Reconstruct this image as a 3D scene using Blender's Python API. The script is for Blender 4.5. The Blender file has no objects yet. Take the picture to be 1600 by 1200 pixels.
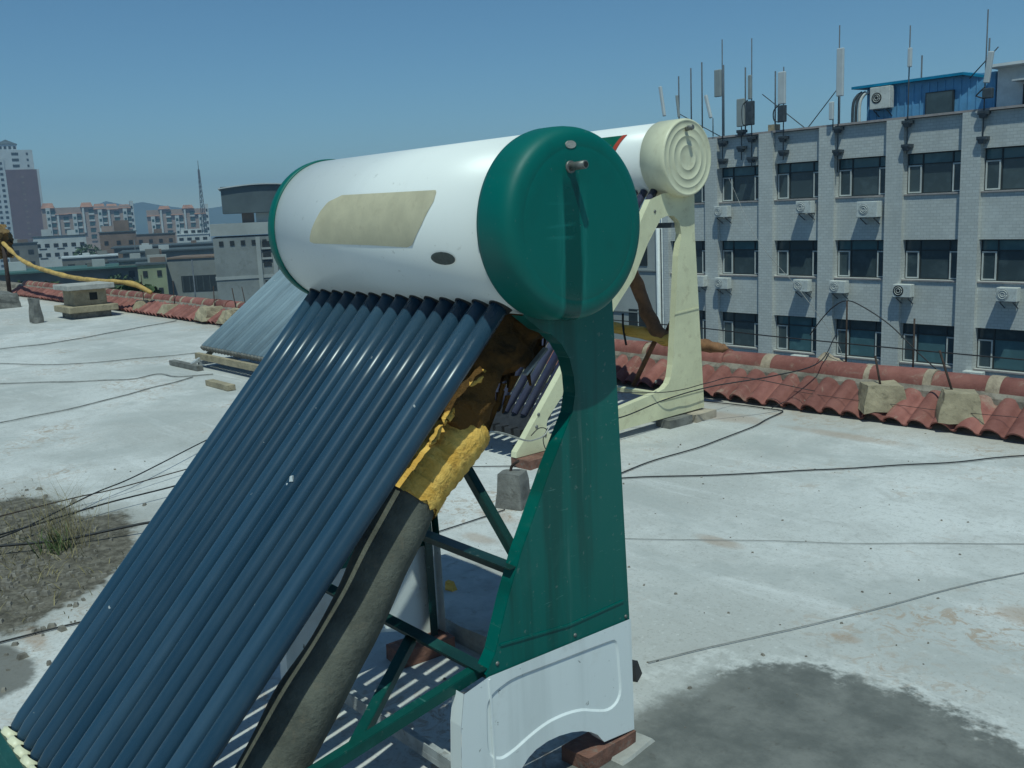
import bpy, bmesh, math, random
from mathutils import Vector, Matrix, noise
S = bpy.context.scene
COL = S.collection
rnd = random.Random(7)

# ------------------------------------------------------------------ camera
cam = bpy.data.objects.new('camera', bpy.data.cameras.new('camera'))
COL.objects.link(cam)
R3 = Matrix(((0.652, -0.108, 0.7504), (0.7568, 0.1504, -0.6361), (-0.0444, 0.9828, 0.1794)))
R3 = R3.to_quaternion().to_matrix()
cam.matrix_world = Matrix.Translation((0, 0, 1.56)) @ R3.to_4x4()
cam.data.sensor_width = 36.0
cam.data.lens = 33.75
cam.data.clip_start = 0.05
cam.data.clip_end = 8000
S.camera = cam

# ------------------------------------------------------------------ light
SUN = Vector((0.33, -0.30, 0.93)).normalized()
SUN_EL = math.asin(SUN.z)
SUN_AZ = math.atan2(SUN.x, SUN.y)
W = bpy.data.worlds.new('World')
S.world = W
W.use_nodes = True
wn = W.node_tree
bg = wn.nodes.get('Background') or wn.nodes.new('ShaderNodeBackground')
sky = wn.nodes.new('ShaderNodeTexSky')
sky.sky_type = 'NISHITA'
sky.sun_disc = False
sky.sun_elevation = SUN_EL
sky.sun_rotation = SUN_AZ
sky.air_density = 1.0
sky.dust_density = 0.0
sky.ozone_density = 7.5
sky.altitude = 100
wn.links.new(sky.outputs[0], bg.inputs[0])
bg.inputs[1].default_value = 0.074
ld = bpy.data.lights.new('sun', 'SUN')
ld.energy = 2.85
ld.angle = math.radians(0.5)
ld.color = (1.0, 0.97, 0.91)
sun = bpy.data.objects.new('sun', ld)
sun.rotation_euler = SUN.to_track_quat('Z', 'Y').to_euler()
sun.location = (0, 0, 40)
COL.objects.link(sun)
vs = S.view_settings
vs.view_transform = 'Standard'
vs.look = 'None'
vs.gamma = 1
vs.use_curve_mapping = False
vs.exposure = 0.02
try:
    vs.use_white_balance = True
    vs.white_balance_temperature = 5950
    vs.white_balance_tint = -11
except Exception:
    pass
S.cycles.max_bounces = 6
S.cycles.volume_bounces = 0


# ------------------------------------------------------------------ helpers
class MB:
    def __init__(self):
        self.v = []
        self.f = []
        self.smooth = []

    def add(self, vs_, fs, smooth=False):
        o = len(self.v)
        self.v += [Vector(p) for p in vs_]
        for f in fs:
            self.f.append([i + o for i in f])
            self.smooth.append(smooth)
        return self

    def box(self, c, s, rot=None, top=1.0):
        hx, hy, hz = s[0] / 2, s[1] / 2, s[2] / 2
        p = [Vector((x * (top if z > 0 else 1), y * (top if z > 0 else 1), z)) for z in (-hz, hz)
             for (x, y) in ((-hx, -hy), (hx, -hy), (hx, hy), (-hx, hy))]
        if rot is not None:
            p = [rot @ q for q in p]
        c = Vector(c)
        p = [q + c for q in p]
        return self.add(p, [(3, 2, 1, 0), (4, 5, 6, 7), (0, 1, 5, 4), (1, 2, 6, 5), (2, 3, 7, 6), (3, 0, 4, 7)])

    def bar(self, a, b, w, h, up=(0, 0, 1)):
        a, b = Vector(a), Vector(b)
        d = (b - a)
        L = d.length
        d.normalize()
        up = Vector(up)
        s = d.cross(up)
        if s.length < 1e-4:
            s = d.cross(Vector((1, 0, 0)))
        s.normalize()
        u = s.cross(d).normalized()
        rot = Matrix((s, d, u)).transposed()
        return self.box((a + b) / 2, (w, L, h), rot)

    def tube(self, pts, r, n=10, caps=True, smooth=True, wob=0.0, ns=6.0, sq=1.0):
        pts = [Vector(p) for p in pts]
        m = len(pts)
        rs = r if isinstance(r, (list, tuple)) else [r] * m
        rings = []
        prev = None
        for i, p in enumerate(pts):
            t = (pts[min(i + 1, m - 1)] - pts[max(i - 1, 0)]).normalized()
            if prev is None:
                a = Vector((0, 0, 1)) if abs(t.z) < .9 else Vector((1, 0, 0))
                u = t.cross(a).normalized()
            else:
                u = (prev - t * prev.dot(t)).normalized()
            prev = u
            w = t.cross(u)
            ring = []
            for k in range(n):
                an = 2 * math.pi * k / n
                dd = u * math.cos(an) + w * math.sin(an) * sq
                q = p + dd * rs[i]
                if wob:
                    q += dd * wob * noise.noise(q * ns)
                ring.append(q)
            rings.append(ring)
        vv = [q for rg in rings for q in rg]
        ff = []
        for i in range(m - 1):
            for k in range(n):
                ff.append((i * n + k, i * n + (k + 1) % n, (i + 1) * n + (k + 1) % n, (i + 1) * n + k))
        self.add(vv, ff, smooth)
        if caps:
            o = len(self.v) - len(vv)
            self.f.append([o + k for k in range(n)][::-1])
            self.smooth.append(False)
            self.f.append([o + (m - 1) * n + k for k in range(n)])
            self.smooth.append(False)
        return self

    def lathe(self, prof, org, axis='X', n=64, smooth=True):
        """profile of (along, radius)"""
        org = Vector(org)
        vv = []
        for (a, r) in prof:
            for k in range(n):
                an = 2 * math.pi * k / n
                c, s = r * math.cos(an), r * math.sin(an)
                vv.append(org + (Vector((a, c, s)) if axis == 'X' else Vector((c, s, a))))
        ff = []
        for i in range(len(prof) - 1):
            for k in range(n):
                ff.append((i * n + k, i * n + (k + 1) % n, (i + 1) * n + (k + 1) % n, (i + 1) * n + k))
        return self.add(vv, ff, smooth)

    def prism(self, poly, a0, a1, axis='X'):
        """poly of (y,z) extruded along X, or (x,z) along Y, or (x,y) along Z"""
        n = len(poly)

        def P(q, a):
            if axis == 'X':
                return (a, q[0], q[1])
            if axis == 'Y':
                return (q[0], a, q[1])
            return (q[0], q[1], a)
        vv = [P(q, a0) for q in poly] + [P(q, a1) for q in poly]
        ff = [tuple(range(n))[::-1], tuple(range(n, 2 * n))]
        ff += [(i, (i + 1) % n, n + (i + 1) % n, n + i) for i in range(n)]
        return self.add(vv, ff)

    def build(self, name, m, parent=None, local=False, bevel=0.0, auto=True):
        me = bpy.data.meshes.new(name)
        vv = self.v
        if parent is not None and not local:
            root = parent
            while root.parent:
                root = root.parent
            inv = (Matrix.Translation(root.location) @ root.rotation_euler.to_matrix().to_4x4()).inverted()
            vv = [inv @ p for p in vv]
        me.from_pydata([tuple(p) for p in vv], [], self.f)
        me.polygons.foreach_set('use_smooth', self.smooth)
        me.update()
        bm = bmesh.new()
        bm.from_mesh(me)
        bmesh.ops.recalc_face_normals(bm, faces=bm.faces)
        bm.to_mesh(me)
        bm.free()
        if m:
            me.materials.append(m)
        o = bpy.data.objects.new(name, me)
        COL.objects.link(o)
        if parent is not None:
            o.parent = parent
        if bevel:
            md = o.modifiers.new('bevel', 'BEVEL')
            md.width = bevel
            md.segments = 2
            md.limit_method = 'ANGLE'
            md.angle_limit = math.radians(40)
        return o


def tag(o, label=None, cat=None, group=None, kind=None):
    if label:
        o['label'] = label
    if cat:
        o['category'] = cat
    if group:
        o['group'] = group
    if kind:
        o['kind'] = kind
    return o


def thing(name, label, cat, loc=(0, 0, 0), rz=0.0, group=None):
    o = bpy.data.objects.new(name, None)
    o.empty_display_size = .1
    o.location = loc
    o.rotation_euler = (0, 0, rz)
    COL.objects.link(o)
    return tag(o, label, cat, group)


def solo(name, mb, m, label, cat, group=None, org=None, **k):
    """a thing that is one mesh, origin at its base"""
    if org is None:
        xs = [p.x for p in mb.v]
        ys = [p.y for p in mb.v]
        zs = [p.z for p in mb.v]
        org = Vector(((min(xs) + max(xs)) / 2, (min(ys) + max(ys)) / 2, min(zs)))
    org = Vector(org)
    mb.v = [p - org for p in mb.v]
    o = mb.build(name, m, **k)
    o.location = org
    return tag(o, label, cat, group)


def copy_tree(o, parent=None):
    c = o.copy()
    COL.objects.link(c)
    if parent is not None:
        c.parent = parent
    for ch in list(o.children):
        copy_tree(ch, c)
    return c


def inst(src, name, parent, loc, rot=(0, 0, 0), scale=(1, 1, 1)):
    o = bpy.data.objects.new(name, src.data)
    COL.objects.link(o)
    o.parent = parent
    o.location = loc
    o.rotation_euler = rot
    o.scale = scale
    return o


def spline(pts, n=6):
    """Catmull-Rom through points"""
    P = [Vector(p) for p in pts]
    P = [P[0] * 2 - P[1]] + P + [P[-1] * 2 - P[-2]]
    out = []
    for i in range(1, len(P) - 2):
        a, b, c, d = P[i - 1:i + 3]
        for k in range(n):
            t = k / n
            out.append(.5 * ((2 * b) + (c - a) * t + (2 * a - 5 * b + 4 * c - d) * t * t + (3 * b - a - 3 * c + d) * t ** 3))
    out.append(P[-2])
    return out


# ------------------------------------------------------------------ materials
class N:
    def __init__(self, name):
        self.m = bpy.data.materials.new(name)
        self.m.use_nodes = True
        self.t = self.m.node_tree
        self.b = self.t.nodes['Principled BSDF']
        self.pos = self.t.nodes.new('ShaderNodeNewGeometry').outputs['Position']

    def new(self, ty, **kw):
        n = self.t.nodes.new(ty)
        for k, v in kw.items():
            setattr(n, k, v)
        return n

    def link(self, a, b):
        self.t.links.new(a, b)

    def put(self, sock, v):
        if isinstance(v, bpy.types.NodeSocket):
            self.link(v, sock)
        else:
            sock.default_value = v

    def noise(self, scale, detail=4, rough=.6, vec=None, dist=0.0):
        n = self.new('ShaderNodeTexNoise')
        n.inputs['Scale'].default_value = scale
        n.inputs['Detail'].default_value = detail
        n.inputs['Roughness'].default_value = rough
        n.inputs['Distortion'].default_value = dist
        self.link(vec if vec is not None else self.pos, n.inputs['Vector'])
        return n.outputs['Fac']

    def math(self, op, a, b=None, clamp=False):
        n = self.new('ShaderNodeMath', operation=op)
        n.use_clamp = clamp
        self.put(n.inputs[0], a)
        if b is not None:
            self.put(n.inputs[1], b)
        return n.outputs[0]

    def ss(self, v, lo, hi):
        """smooth step of v between lo and hi (may run downwards)"""
        n = self.new('ShaderNodeMapRange', interpolation_type='SMOOTHSTEP')
        self.put(n.inputs['Value'], v)
        flip = lo > hi
        n.inputs['From Min'].default_value = min(lo, hi)
        n.inputs['From Max'].default_value = max(lo, hi)
        n.inputs['To Min'].default_value = 1 if flip else 0
        n.inputs['To Max'].default_value = 0 if flip else 1
        return n.outputs['Result']

    def mix(self, f, a, b):
        n = self.new('ShaderNodeMix', data_type='RGBA')
        self.put(n.inputs['Factor'], f)
        for s, v in ((n.inputs['A'], a), (n.inputs['B'], b)):
            if isinstance(v, (tuple, list)):
                s = [q for q in n.inputs if q.name == s.name and q.type == 'RGBA'][0]
                s.default_value = (*v[:3], 1)
            else:
                s = [q for q in n.inputs if q.name == s.name and q.type == 'RGBA'][0]
                self.link(v, s)
        return [q for q in n.outputs if q.type == 'RGBA'][0]

    def mapped(self, scale=(1, 1, 1), loc=(0, 0, 0), rot=(0, 0, 0), vec=None):
        n = self.new('ShaderNodeMapping')
        n.inputs['Scale'].default_value = scale
        n.inputs['Location'].default_value = loc
        n.inputs['Rotation'].default_value = rot
        self.link(vec if vec is not None else self.pos, n.inputs['Vector'])
        return n.outputs[0]

    def obj(self):
        return self.new('ShaderNodeTexCoord').outputs['Object']

    def rand(self):
        return self.new('ShaderNodeObjectInfo').outputs['Random']

    def bump(self, h, strength=.3, dist=.01):
        n = self.new('ShaderNodeBump')
        n.inputs['Strength'].default_value = strength
        n.inputs['Distance'].default_value = dist
        self.link(h, n.inputs['Height'])
        self.link(n.outputs[0], self.b.inputs['Normal'])

    def out(self, col, rough=.6, metal=0.0, spec=.4, coat=0.0):
        self.put(self.b.inputs['Base Color'], (*col, 1) if isinstance(col, tuple) else col)
        self.put(self.b.inputs['Roughness'], rough)
        self.put(self.b.inputs['Metallic'], metal)
        self.b.inputs['Specular IOR Level'].default_value = spec
        if coat:
            self.b.inputs['Coat Weight'].default_value = coat
            self.b.inputs['Coat Roughness'].default_value = .08
        return self.m


def sc(c, k):
    return tuple(max(0, min(1, x * k)) for x in c)


def basic(name, col, rough=.6, metal=0.0, var=.2, scale=6.0, spec=.4, bump=0.0, bscale=60, dirt=None, coat=0.0, rvar=0.0):
    n = N(name)
    f = n.noise(scale, 5, .65)
    c = n.mix(n.ss(f, .3, .7), sc(col, 1 - var), sc(col, 1 + var))
    if dirt:
        g = n.noise(scale * 2.7, 6, .7, dist=.4)
        c = n.mix(n.math('MULTIPLY', n.ss(g, .52, .72), .7), c, dirt)
    if rvar:
        hs = n.new('ShaderNodeHueSaturation')
        n.link(c, hs.inputs['Color'])
        n.link(n.math('ADD', n.math('MULTIPLY', n.rand(), rvar * 2), 1 - rvar), hs.inputs['Value'])
        c = hs.outputs[0]
    if bump:
        n.bump(n.noise(bscale, 4, .7), bump, .01)
    return n.out(c, rough, metal, spec, coat)


# roof deck: old white coating over grey screed, with bare patches, soil and rust
def roof_mat():
    n = N('roof_coating')
    sx = n.new('ShaderNodeSeparateXYZ')
    n.link(n.pos, sx.inputs[0])
    X, Y = sx.outputs[0], sx.outputs[1]
    warp = n.math('SUBTRACT', n.noise(2.2, 6, .7), .5)
    warp2 = n.math('SUBTRACT', n.noise(9, 5, .7), .5)

    def ell(cx, cy, ax, ay, w=.9, w2=.35, rot=0.0):
        c, s = math.cos(rot), math.sin(rot)
        dx = n.math('SUBTRACT', X, cx)
        dy = n.math('SUBTRACT', Y, cy)
        u = n.math('ADD', n.math('MULTIPLY', dx, c / ax), n.math('MULTIPLY', dy, s / ax))
        v = n.math('ADD', n.math('MULTIPLY', dx, -s / ay), n.math('MULTIPLY', dy, c / ay))
        r = n.math('SQRT', n.math('ADD', n.math('MULTIPLY', u, u), n.math('MULTIPLY', v, v)))
        return n.math('ADD', n.math('ADD', r, n.math('MULTIPLY', warp, w)), n.math('MULTIPLY', warp2, w2))
    big = n.noise(.55, 4, .6)
    med = n.noise(3.1, 6, .72, dist=.5)
    fine = n.noise(24, 4, .7)
    spk = n.noise(75, 2, .5)
    streak = n.noise(1, 5, .7, vec=n.mapped((.5, 4.5, 1), rot=(0, 0, .35)), dist=.6)
    c = n.mix(n.ss(big, .35, .66), (.46, .455, .43), (.65, .64, .615))
    c = n.mix(n.math('MULTIPLY', n.ss(med, .45, .70), .55), c, (.42, .41, .385))
    c = n.mix(n.math('MULTIPLY', n.ss(streak, .52, .72), .55), c, (.70, .69, .67))
    c = n.mix(n.math('MULTIPLY', n.ss(fine, .50, .72), .45), c, (.34, .325, .295))
    c = n.mix(n.math('MULTIPLY', n.ss(spk, .58, .70), .38), c, (.24, .23, .205))
    c = n.mix(n.math('MULTIPLY', n.ss(n.noise(38, 3, .6, vec=n.mapped((1, 1, 1), loc=(4, 9, 0))), .60, .72), .35), c, (.74, .73, .70))
    vo = n.new('ShaderNodeTexVoronoi', feature='DISTANCE_TO_EDGE')
    vo.inputs['Scale'].default_value = .55
    wv = n.new('ShaderNodeVectorMath', operation='ADD')
    nz_c = n.new('ShaderNodeTexNoise')
    nz_c.inputs['Scale'].default_value = 1.6
    nz_c.inputs['Detail'].default_value = 5
    n.link(n.pos, nz_c.inputs['Vector'])
    sclv = n.new('ShaderNodeVectorMath', operation='SCALE')
    sclv.inputs['Scale'].default_value = .7
    n.link(nz_c.outputs['Color'], sclv.inputs[0])
    n.link(n.pos, wv.inputs[0])
    n.link(sclv.outputs[0], wv.inputs[1])
    n.link(wv.outputs[0], vo.inputs['Vector'])
    ck = n.math('MULTIPLY', n.ss(vo.outputs['Distance'], .0075, .002), n.ss(n.noise(.9, 2, .5), .42, .58))
    c = n.mix(n.math('MULTIPLY', ck, .14), c, (.20, .19, .17))
    blot = n.noise(.9, 6, .68, vec=n.mapped((1, 1, 1), loc=(7, 3, 0)), dist=.8)
    c = n.mix(n.math('MULTIPLY', n.ss(blot, .48, .64), .60), c, (.40, .405, .385))
    # flaking where the coat is thin, showing tan screed
    tan = n.math('MULTIPLY', n.ss(n.noise(1.1, 3, .5), .50, .66), n.ss(n.noise(13, 6, .75, dist=1.2), .50, .60))
    c = n.mix(n.math('MULTIPLY', tan, .8), c, (.38, .29, .215))
    # the strip beside the tiles is stained brown
    edge = n.math('ADD', Y, n.math('MULTIPLY', warp, .9))
    c = n.mix(n.math('MULTIPLY', n.ss(edge, 5.55, 6.1), .55), c, (.40, .34, .27))
    # bare damp screed in front, with a broken edge
    d = ell(-1.28, 1.50, .93, 1.27, .55, .30)
    rim = n.math('MULTIPLY', n.ss(d, 1.10, 1.02), n.ss(d, .95, .99))
    c = n.mix(n.math('MULTIPLY', n.math('MULTIPLY', rim, .55), n.ss(n.noise(16, 5, .7), .42, .58)), c, (.66, .65, .62))
    bare = n.math('MULTIPLY', n.ss(d, 1.02, .93), n.ss(n.math('ADD', X, n.math('MULTIPLY', warp2, .3)), -1.95, -1.80))
    bc = n.mix(n.ss(n.noise(4.5, 6, .7), .35, .68), (.125, .127, .117), (.21, .207, .188))
    bc = n.mix(n.math('MULTIPLY', n.ss(fine, .55, .72), .45), bc, (.085, .078, .066))
    bc = n.mix(n.math('MULTIPLY', n.ss(n.noise(1.9, 2, .5), .56, .72), .5), bc, (.17, .125, .085))
    c = n.mix(bare, c, bc)
    # soil drift with weeds on the left
    d2 = n.math('MINIMUM', ell(-5.15, 1.02, 1.15, .44, .8, .35, rot=-.22), ell(-4.72, 1.12, .80, .36, .8, .35, rot=-.62))
    soil = n.mix(n.ss(n.noise(17, 6, .75), .36, .66), (.075, .066, .05), (.19, .17, .135))
    c = n.mix(n.math('MULTIPLY', n.ss(d2, 1.45, .95), .55), c, (.30, .29, .26))
    c = n.mix(n.ss(d2, 1.0, .86), c, soil)
    d3 = ell(-3.72, .60, .28, .20, .8, .3)
    c = n.mix(n.math('MULTIPLY', n.ss(d3, 1.0, .8), .85), c, (.12, .115, .10))
    d4 = ell(-20.5, 3.2, 3.2, .5, .9, .2)
    c = n.mix(n.math('MULTIPLY', n.ss(d4, 1.0, .6), .6), c, (.30, .33, .29))
    # rust blooms
    for (x, y, a, b) in ((-3.72, 3.0, .20, .08), (-2.65, 3.45, .16, .06), (-3.5, 2.72, .14, .06), (-1.35, 3.55, .12, .1), (-4.2, 5.6, .35, .16), (-3.25, 5.6, .5, .1), (-1.7, 2.95, .07, .05), (-3.88, .82, .15, .05)):
        r = ell(x, y, a, b, 1.2, .7)
        c = n.mix(n.math('MULTIPLY', n.ss(r, 1.1, .4), .40), c, (.33, .20, .11))
    h = n.math('ADD', n.math('MULTIPLY', med, .8), n.math('MULTIPLY', fine, .25))
    n.bump(h, .5, .012)
    return n.out(c, n.math('SUBTRACT', .85, n.math('MULTIPLY', bare, .2)), 0, .25)


def brick_mat(name, brick, mortar, sx_=.24, sz=.115, strength=.5, axis='XZ'):
    n = N(name)
    s = n.new('ShaderNodeSeparateXYZ')
    n.link(n.pos, s.inputs[0])
    cb = n.new('ShaderNodeCombineXYZ')
    hx = n.math('ADD', s.outputs[0], n.math('MULTIPLY', s.outputs[1], 1.0))
    n.link(hx, cb.inputs[0])
    n.link(s.outputs[2], cb.inputs[1])
    b = n.new('ShaderNodeTexBrick')
    b.inputs['Scale'].default_value = 1.0
    b.inputs['Brick Width'].default_value = sx_
    b.inputs['Row Height'].default_value = sz
    b.inputs['Mortar Size'].default_value = .012
    b.inputs['Mortar Smooth'].default_value = .2
    b.inputs['Color1'].default_value = (*sc(brick, .93), 1)
    b.inputs['Color2'].default_value = (*sc(brick, 1.05), 1)
    b.inputs['Mortar'].default_value = (*mortar, 1)
    n.link(cb.outputs[0], b.inputs['Vector'])
    st = n.noise(1, 5, .65, vec=n.mapped((1.3, 1.3, .16)))
    c = n.mix(n.math('MULTIPLY', n.ss(st, .48, .72), .35), b.outputs['Color'], sc(brick, .68))
    c = n.mix(n.math('MULTIPLY', n.ss(n.noise(.7, 5, .6), .5, .7), .35), c, sc(brick, 1.3))
    n.bump(n.math('SUBTRACT', 1, b.outputs['Fac']), strength, .02)
    return n.out(c, .6, 0, .35)


M = {}
M['roof'] = roof_mat()
M['tank_white'] = None


def tank_mat(name, col):
    n = N(name)
    st = n.noise(1, 5, .7, vec=n.mapped((7, 1.2, 1.2)))
    c = n.mix(n.math('MULTIPLY', n.ss(st, .5, .75), .35), col, sc(col, .80))
    c = n.mix(n.math('MULTIPLY', n.ss(n.noise(40, 3, .6), .66, .74), .35), c, (.35, .33, .28))
    n.bump(n.noise(3.5, 2, .5), .06, .01)
    return n.out(c, .38, 0, .4)


M['tank_white'] = tank_mat('tank_white_enamel', (.84, .84, .80))
M['tank_white_b'] = tank_mat('tank_ivory_enamel', (.84, .84, .80))


def green_mat(name, col, streak=.5):
    n = N(name)
    st = n.noise(1, 4, .6, vec=n.mapped((1.5, 11, .7)))
    c = n.mix(n.math('MULTIPLY', n.ss(st, .47, .62), streak), sc(col, 1.0), sc(col, .60))
    st2 = n.noise(1, 4, .6, vec=n.mapped((1.5, 22, .9), loc=(3, 1, 2)))
    c = n.mix(n.math('MULTIPLY', n.ss(st2, .60, .76), .35), c, (.16, .25, .22))
    scr = n.noise(1, 3, .8, vec=n.mapped((2, 9, 110), loc=(5, 2, 1)))
    c = n.mix(n.math('MULTIPLY', n.ss(scr, .665, .72), .45), c, (.13, .27, .235))
    blo = n.noise(5, 5, .7, dist=.5)
    c = n.mix(n.math('MULTIPLY', n.ss(blo, .52, .70), .35), c, (.035, .135, .115))
    c = n.mix(n.math('MULTIPLY', n.ss(n.noise(60, 3, .6), .64, .74), .4), c, (.20, .23, .20))
    return n.out(c, n.math('ADD', .32, n.math('MULTIPLY', n.noise(9, 4, .6), .25)), 0, .45)


def cap_mat():
    """green dished cap with the run-off stain below the overflow nozzle"""
    n = N('green_cap_plastic')
    col = (.006, .118, .094)
    s = n.new('ShaderNodeSeparateXYZ')
    n.link(n.pos, s.inputs[0])
    Y, Z = s.outputs[1], s.outputs[2]
    wob = n.math('MULTIPLY', n.math('SUBTRACT', n.noise(7, 4, .6), .5), .02)
    y = n.math('ADD', Y, wob)
    st = n.noise(1, 4, .6, vec=n.mapped((1, 9, 9)))
    c = n.mix(n.math('MULTIPLY', n.ss(st, .5, .7), .35), col, sc(col, .75))
    below = n.ss(Z, 1.655, 1.60)
    off = n.math('ABSOLUTE', n.math('SUBTRACT', y, n.math('ADD', 1.624, 0.0)))
    wet = n.math('MULTIPLY', n.ss(off, .032, .022), below)
    c = n.mix(n.math('MULTIPLY', wet, .75), c, (.003, .045, .038))
    halo = n.math('MULTIPLY', n.math('MULTIPLY', n.ss(off, .062, .036), n.ss(off, .024, .032)), n.ss(Z, 1.64, 1.52))
    c = n.mix(n.math('MULTIPLY', halo, n.math('MULTIPLY', n.ss(n.noise(1, 5, .7, vec=n.mapped((1, 60, 5))), .35, .65), .6)), c, (.03, .19, .16))
    rings = n.noise(1, 3, .6, vec=n.mapped((1, 3, 60)))
    lft = n.math('MULTIPLY', n.ss(n.math('ABSOLUTE', n.math('SUBTRACT', Y, 1.585)), .06, .02), n.ss(n.math('ABSOLUTE', n.math('SUBTRACT', Z, 1.53)), .08, .03))
    c = n.mix(n.math('MULTIPLY', n.math('MULTIPLY', lft, n.ss(rings, .52, .66)), .4), c, (.03, .20, .17))
    c = n.mix(n.math('MULTIPLY', n.ss(n.noise(70, 3, .6), .68, .76), .5), c, (.15, .20, .18))
    return n.out(c, n.math('SUBTRACT', n.math('ADD', .42, n.math('MULTIPLY', n.noise(6, 4, .6), .2)), n.math('MULTIPLY', wet, .25)), 0, .4)


M['cap_green'] = cap_mat()
M['green'] = green_mat('green_painted_sheet', (.006, .112, .090), .85)
M['dark_bar'] = green_mat('dark_green_angle', (.007, .035, .030), .3)  # darker green than the other frame bars
M['green_bar'] = green_mat('green_painted_steel', (.006, .065, .052), .4)


def white_sheet():
    n = N('white_painted_sheet')
    st = n.noise(1, 4, .6, vec=n.mapped((2, 13, .8)))
    c = n.mix(n.math('MULTIPLY', n.ss(st, .48, .72), .5), (.80, .82, .80), (.62, .64, .62))
    c = n.mix(n.math('MULTIPLY', n.ss(n.noise(38, 4, .65), .66, .72), .8), c, (.10, .085, .06))
    c = n.mix(n.math('MULTIPLY', n.ss(n.noise(5, 5, .7), .56, .74), .3), c, (.40, .37, .30))
    return n.out(c, .42, 0, .4)


M['white_sheet'] = white_sheet()
M['cream'] = basic('cream_painted_sheet', (.70, .67, .44), .45, var=.08, scale=4, dirt=(.50, .45, .28))
M['cream_cap'] = basic('cream_cap_plastic', (.70, .67, .47), .42, var=.06, scale=4, dirt=(.56, .51, .34))


def glass_mat(name, a, b, rough=.18, dust=.35, tint=(.30, .33, .34)):
    n = N(name)
    f = n.noise(1, 3, .5, vec=n.mapped((30, 1.5, 1.5)))
    c = n.mix(n.ss(f, .35, .65), a, b)
    d = n.noise(1, 5, .7, vec=n.mapped((10, 3, 3)))
    c = n.mix(n.math('MULTIPLY', n.ss(d, .35, .75), dust), c, tint)
    hs = n.new('ShaderNodeHueSaturation')
    n.link(c, hs.inputs['Color'])
    n.link(n.math('ADD', n.math('MULTIPLY', n.rand(), .35), .82), hs.inputs['Value'])
    c = hs.outputs[0]
    c = n.mix(n.math('MULTIPLY', n.ss(n.noise(26, 3, .6), .735, .755), .8), c, (.50, .51, .49))
    return n.out(c, n.math('ADD', rough, n.math('MULTIPLY', d, .12)), 0, .32)


M['tube'] = glass_mat('vacuum_tube_glass', (.019, .046, .078), (.026, .056, .092), .22, .22, (.075, .11, .14))
M['tube_far'] = glass_mat('pale_vacuum_tube_glass', (.155, .205, .24), (.185, .24, .275), .65, .5, (.27, .33, .365))  # much paler, duller blue grey for the far collector
M['tube_cream'] = glass_mat('violet_vacuum_tube_glass', (.035, .036, .075), (.055, .055, .10), .2, .15)
M['rubber'] = basic('black_rubber', (.022, .022, .022), .7, var=.3, scale=20)
M['dark_plate'] = basic('dark_bitumen_plate', (.03, .03, .032), .6, var=.3, scale=20, bump=.2)
M['patch'] = basic('faded_beige_sticker', (.56, .50, .34), .6, var=.10, scale=9, dirt=(.48, .42, .28))
M['badge'] = basic('dark_oval_badge', (.035, .05, .045), .3, var=.4, scale=60, metal=.0)
M['steel'] = basic('tarnished_steel', (.20, .195, .18), .5, metal=.5, var=.25, scale=30)
M['galv'] = basic('galvanised_flat_bar', (.42, .43, .43), .5, metal=.15, var=.25, scale=14, dirt=(.22, .2, .17))
M['rust'] = basic('rusty_rod', (.045, .030, .024), .85, var=.4, scale=20)
M['cable'] = basic('black_cable', (.022, .022, .024), .6, var=.4, scale=30)
M['cable_grey'] = basic('grey_weathered_cable', (.25, .245, .23), .75, var=.3, scale=12)
M['cable_white'] = basic('pale_cable', (.45, .43, .37), .7, var=.25, scale=12)
M['foam'] = basic('black_foam_sleeve', (.100, .100, .080), .9, var=.3, scale=9, dirt=(.15, .13, .095), bump=.5, bscale=70)


def yellow_mat():
    n = N('yellow_wrapping_tape')
    al = n.mapped((2.2, 15, 15), rot=(.60, .10, .25))
    al2 = n.mapped((5, 34, 34), rot=(.75, -.10, .15), loc=(2, 5, 1))
    w1 = n.noise(1.0, 5, .65, vec=al, dist=.5)
    w2 = n.noise(1.0, 4, .6, vec=al2, dist=.4)
    c = n.mix(n.ss(w1, .35, .65), (.62, .345, .06), (.84, .53, .13))
    c = n.mix(n.math('MULTIPLY', n.ss(w2, .44, .36), .55), c, (.33, .17, .04))
    c = n.mix(n.math('MULTIPLY', n.ss(n.noise(7, 6, .75, dist=.8), .60, .72), .6), c, (.16, .085, .03))
    n.bump(n.math('ADD', w1, n.math('MULTIPLY', w2, .5)), .9, .014)
    return n.out(c, .68, 0, .25)


M['yellow'] = yellow_mat()
M['hose_yellow'] = basic('dull_yellow_hose', (.50, .33, .10), .7, var=.25, scale=5, dirt=(.20, .12, .05), bump=.5, bscale=20)


def felt_mat():
    n = N('rotted_felt_insulation')
    f = n.noise(11, 6, .75, dist=.6)
    c = n.mix(n.ss(f, .34, .66), (.032, .027, .019), (.115, .075, .035))
    c = n.mix(n.math('MULTIPLY', n.ss(n.noise(5, 4, .6), .48, .64), .8), c, (.25, .13, .04))
    n.bump(n.noise(45, 6, .8), 1.0, .02)
    return n.out(c, .95, 0, .1)


M['felt'] = felt_mat()
M['brown_pipe'] = basic('brown_wrapped_riser', (.20, .10, .045), .75, var=.35, scale=8, dirt=(.09, .05, .03), bump=.5, bscale=40)
M['pale_foam'] = basic('dirty_yellow_foam', (.20, .125, .045), .8, var=.3, scale=7, dirt=(.16, .09, .04), bump=.5, bscale=30)


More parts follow.
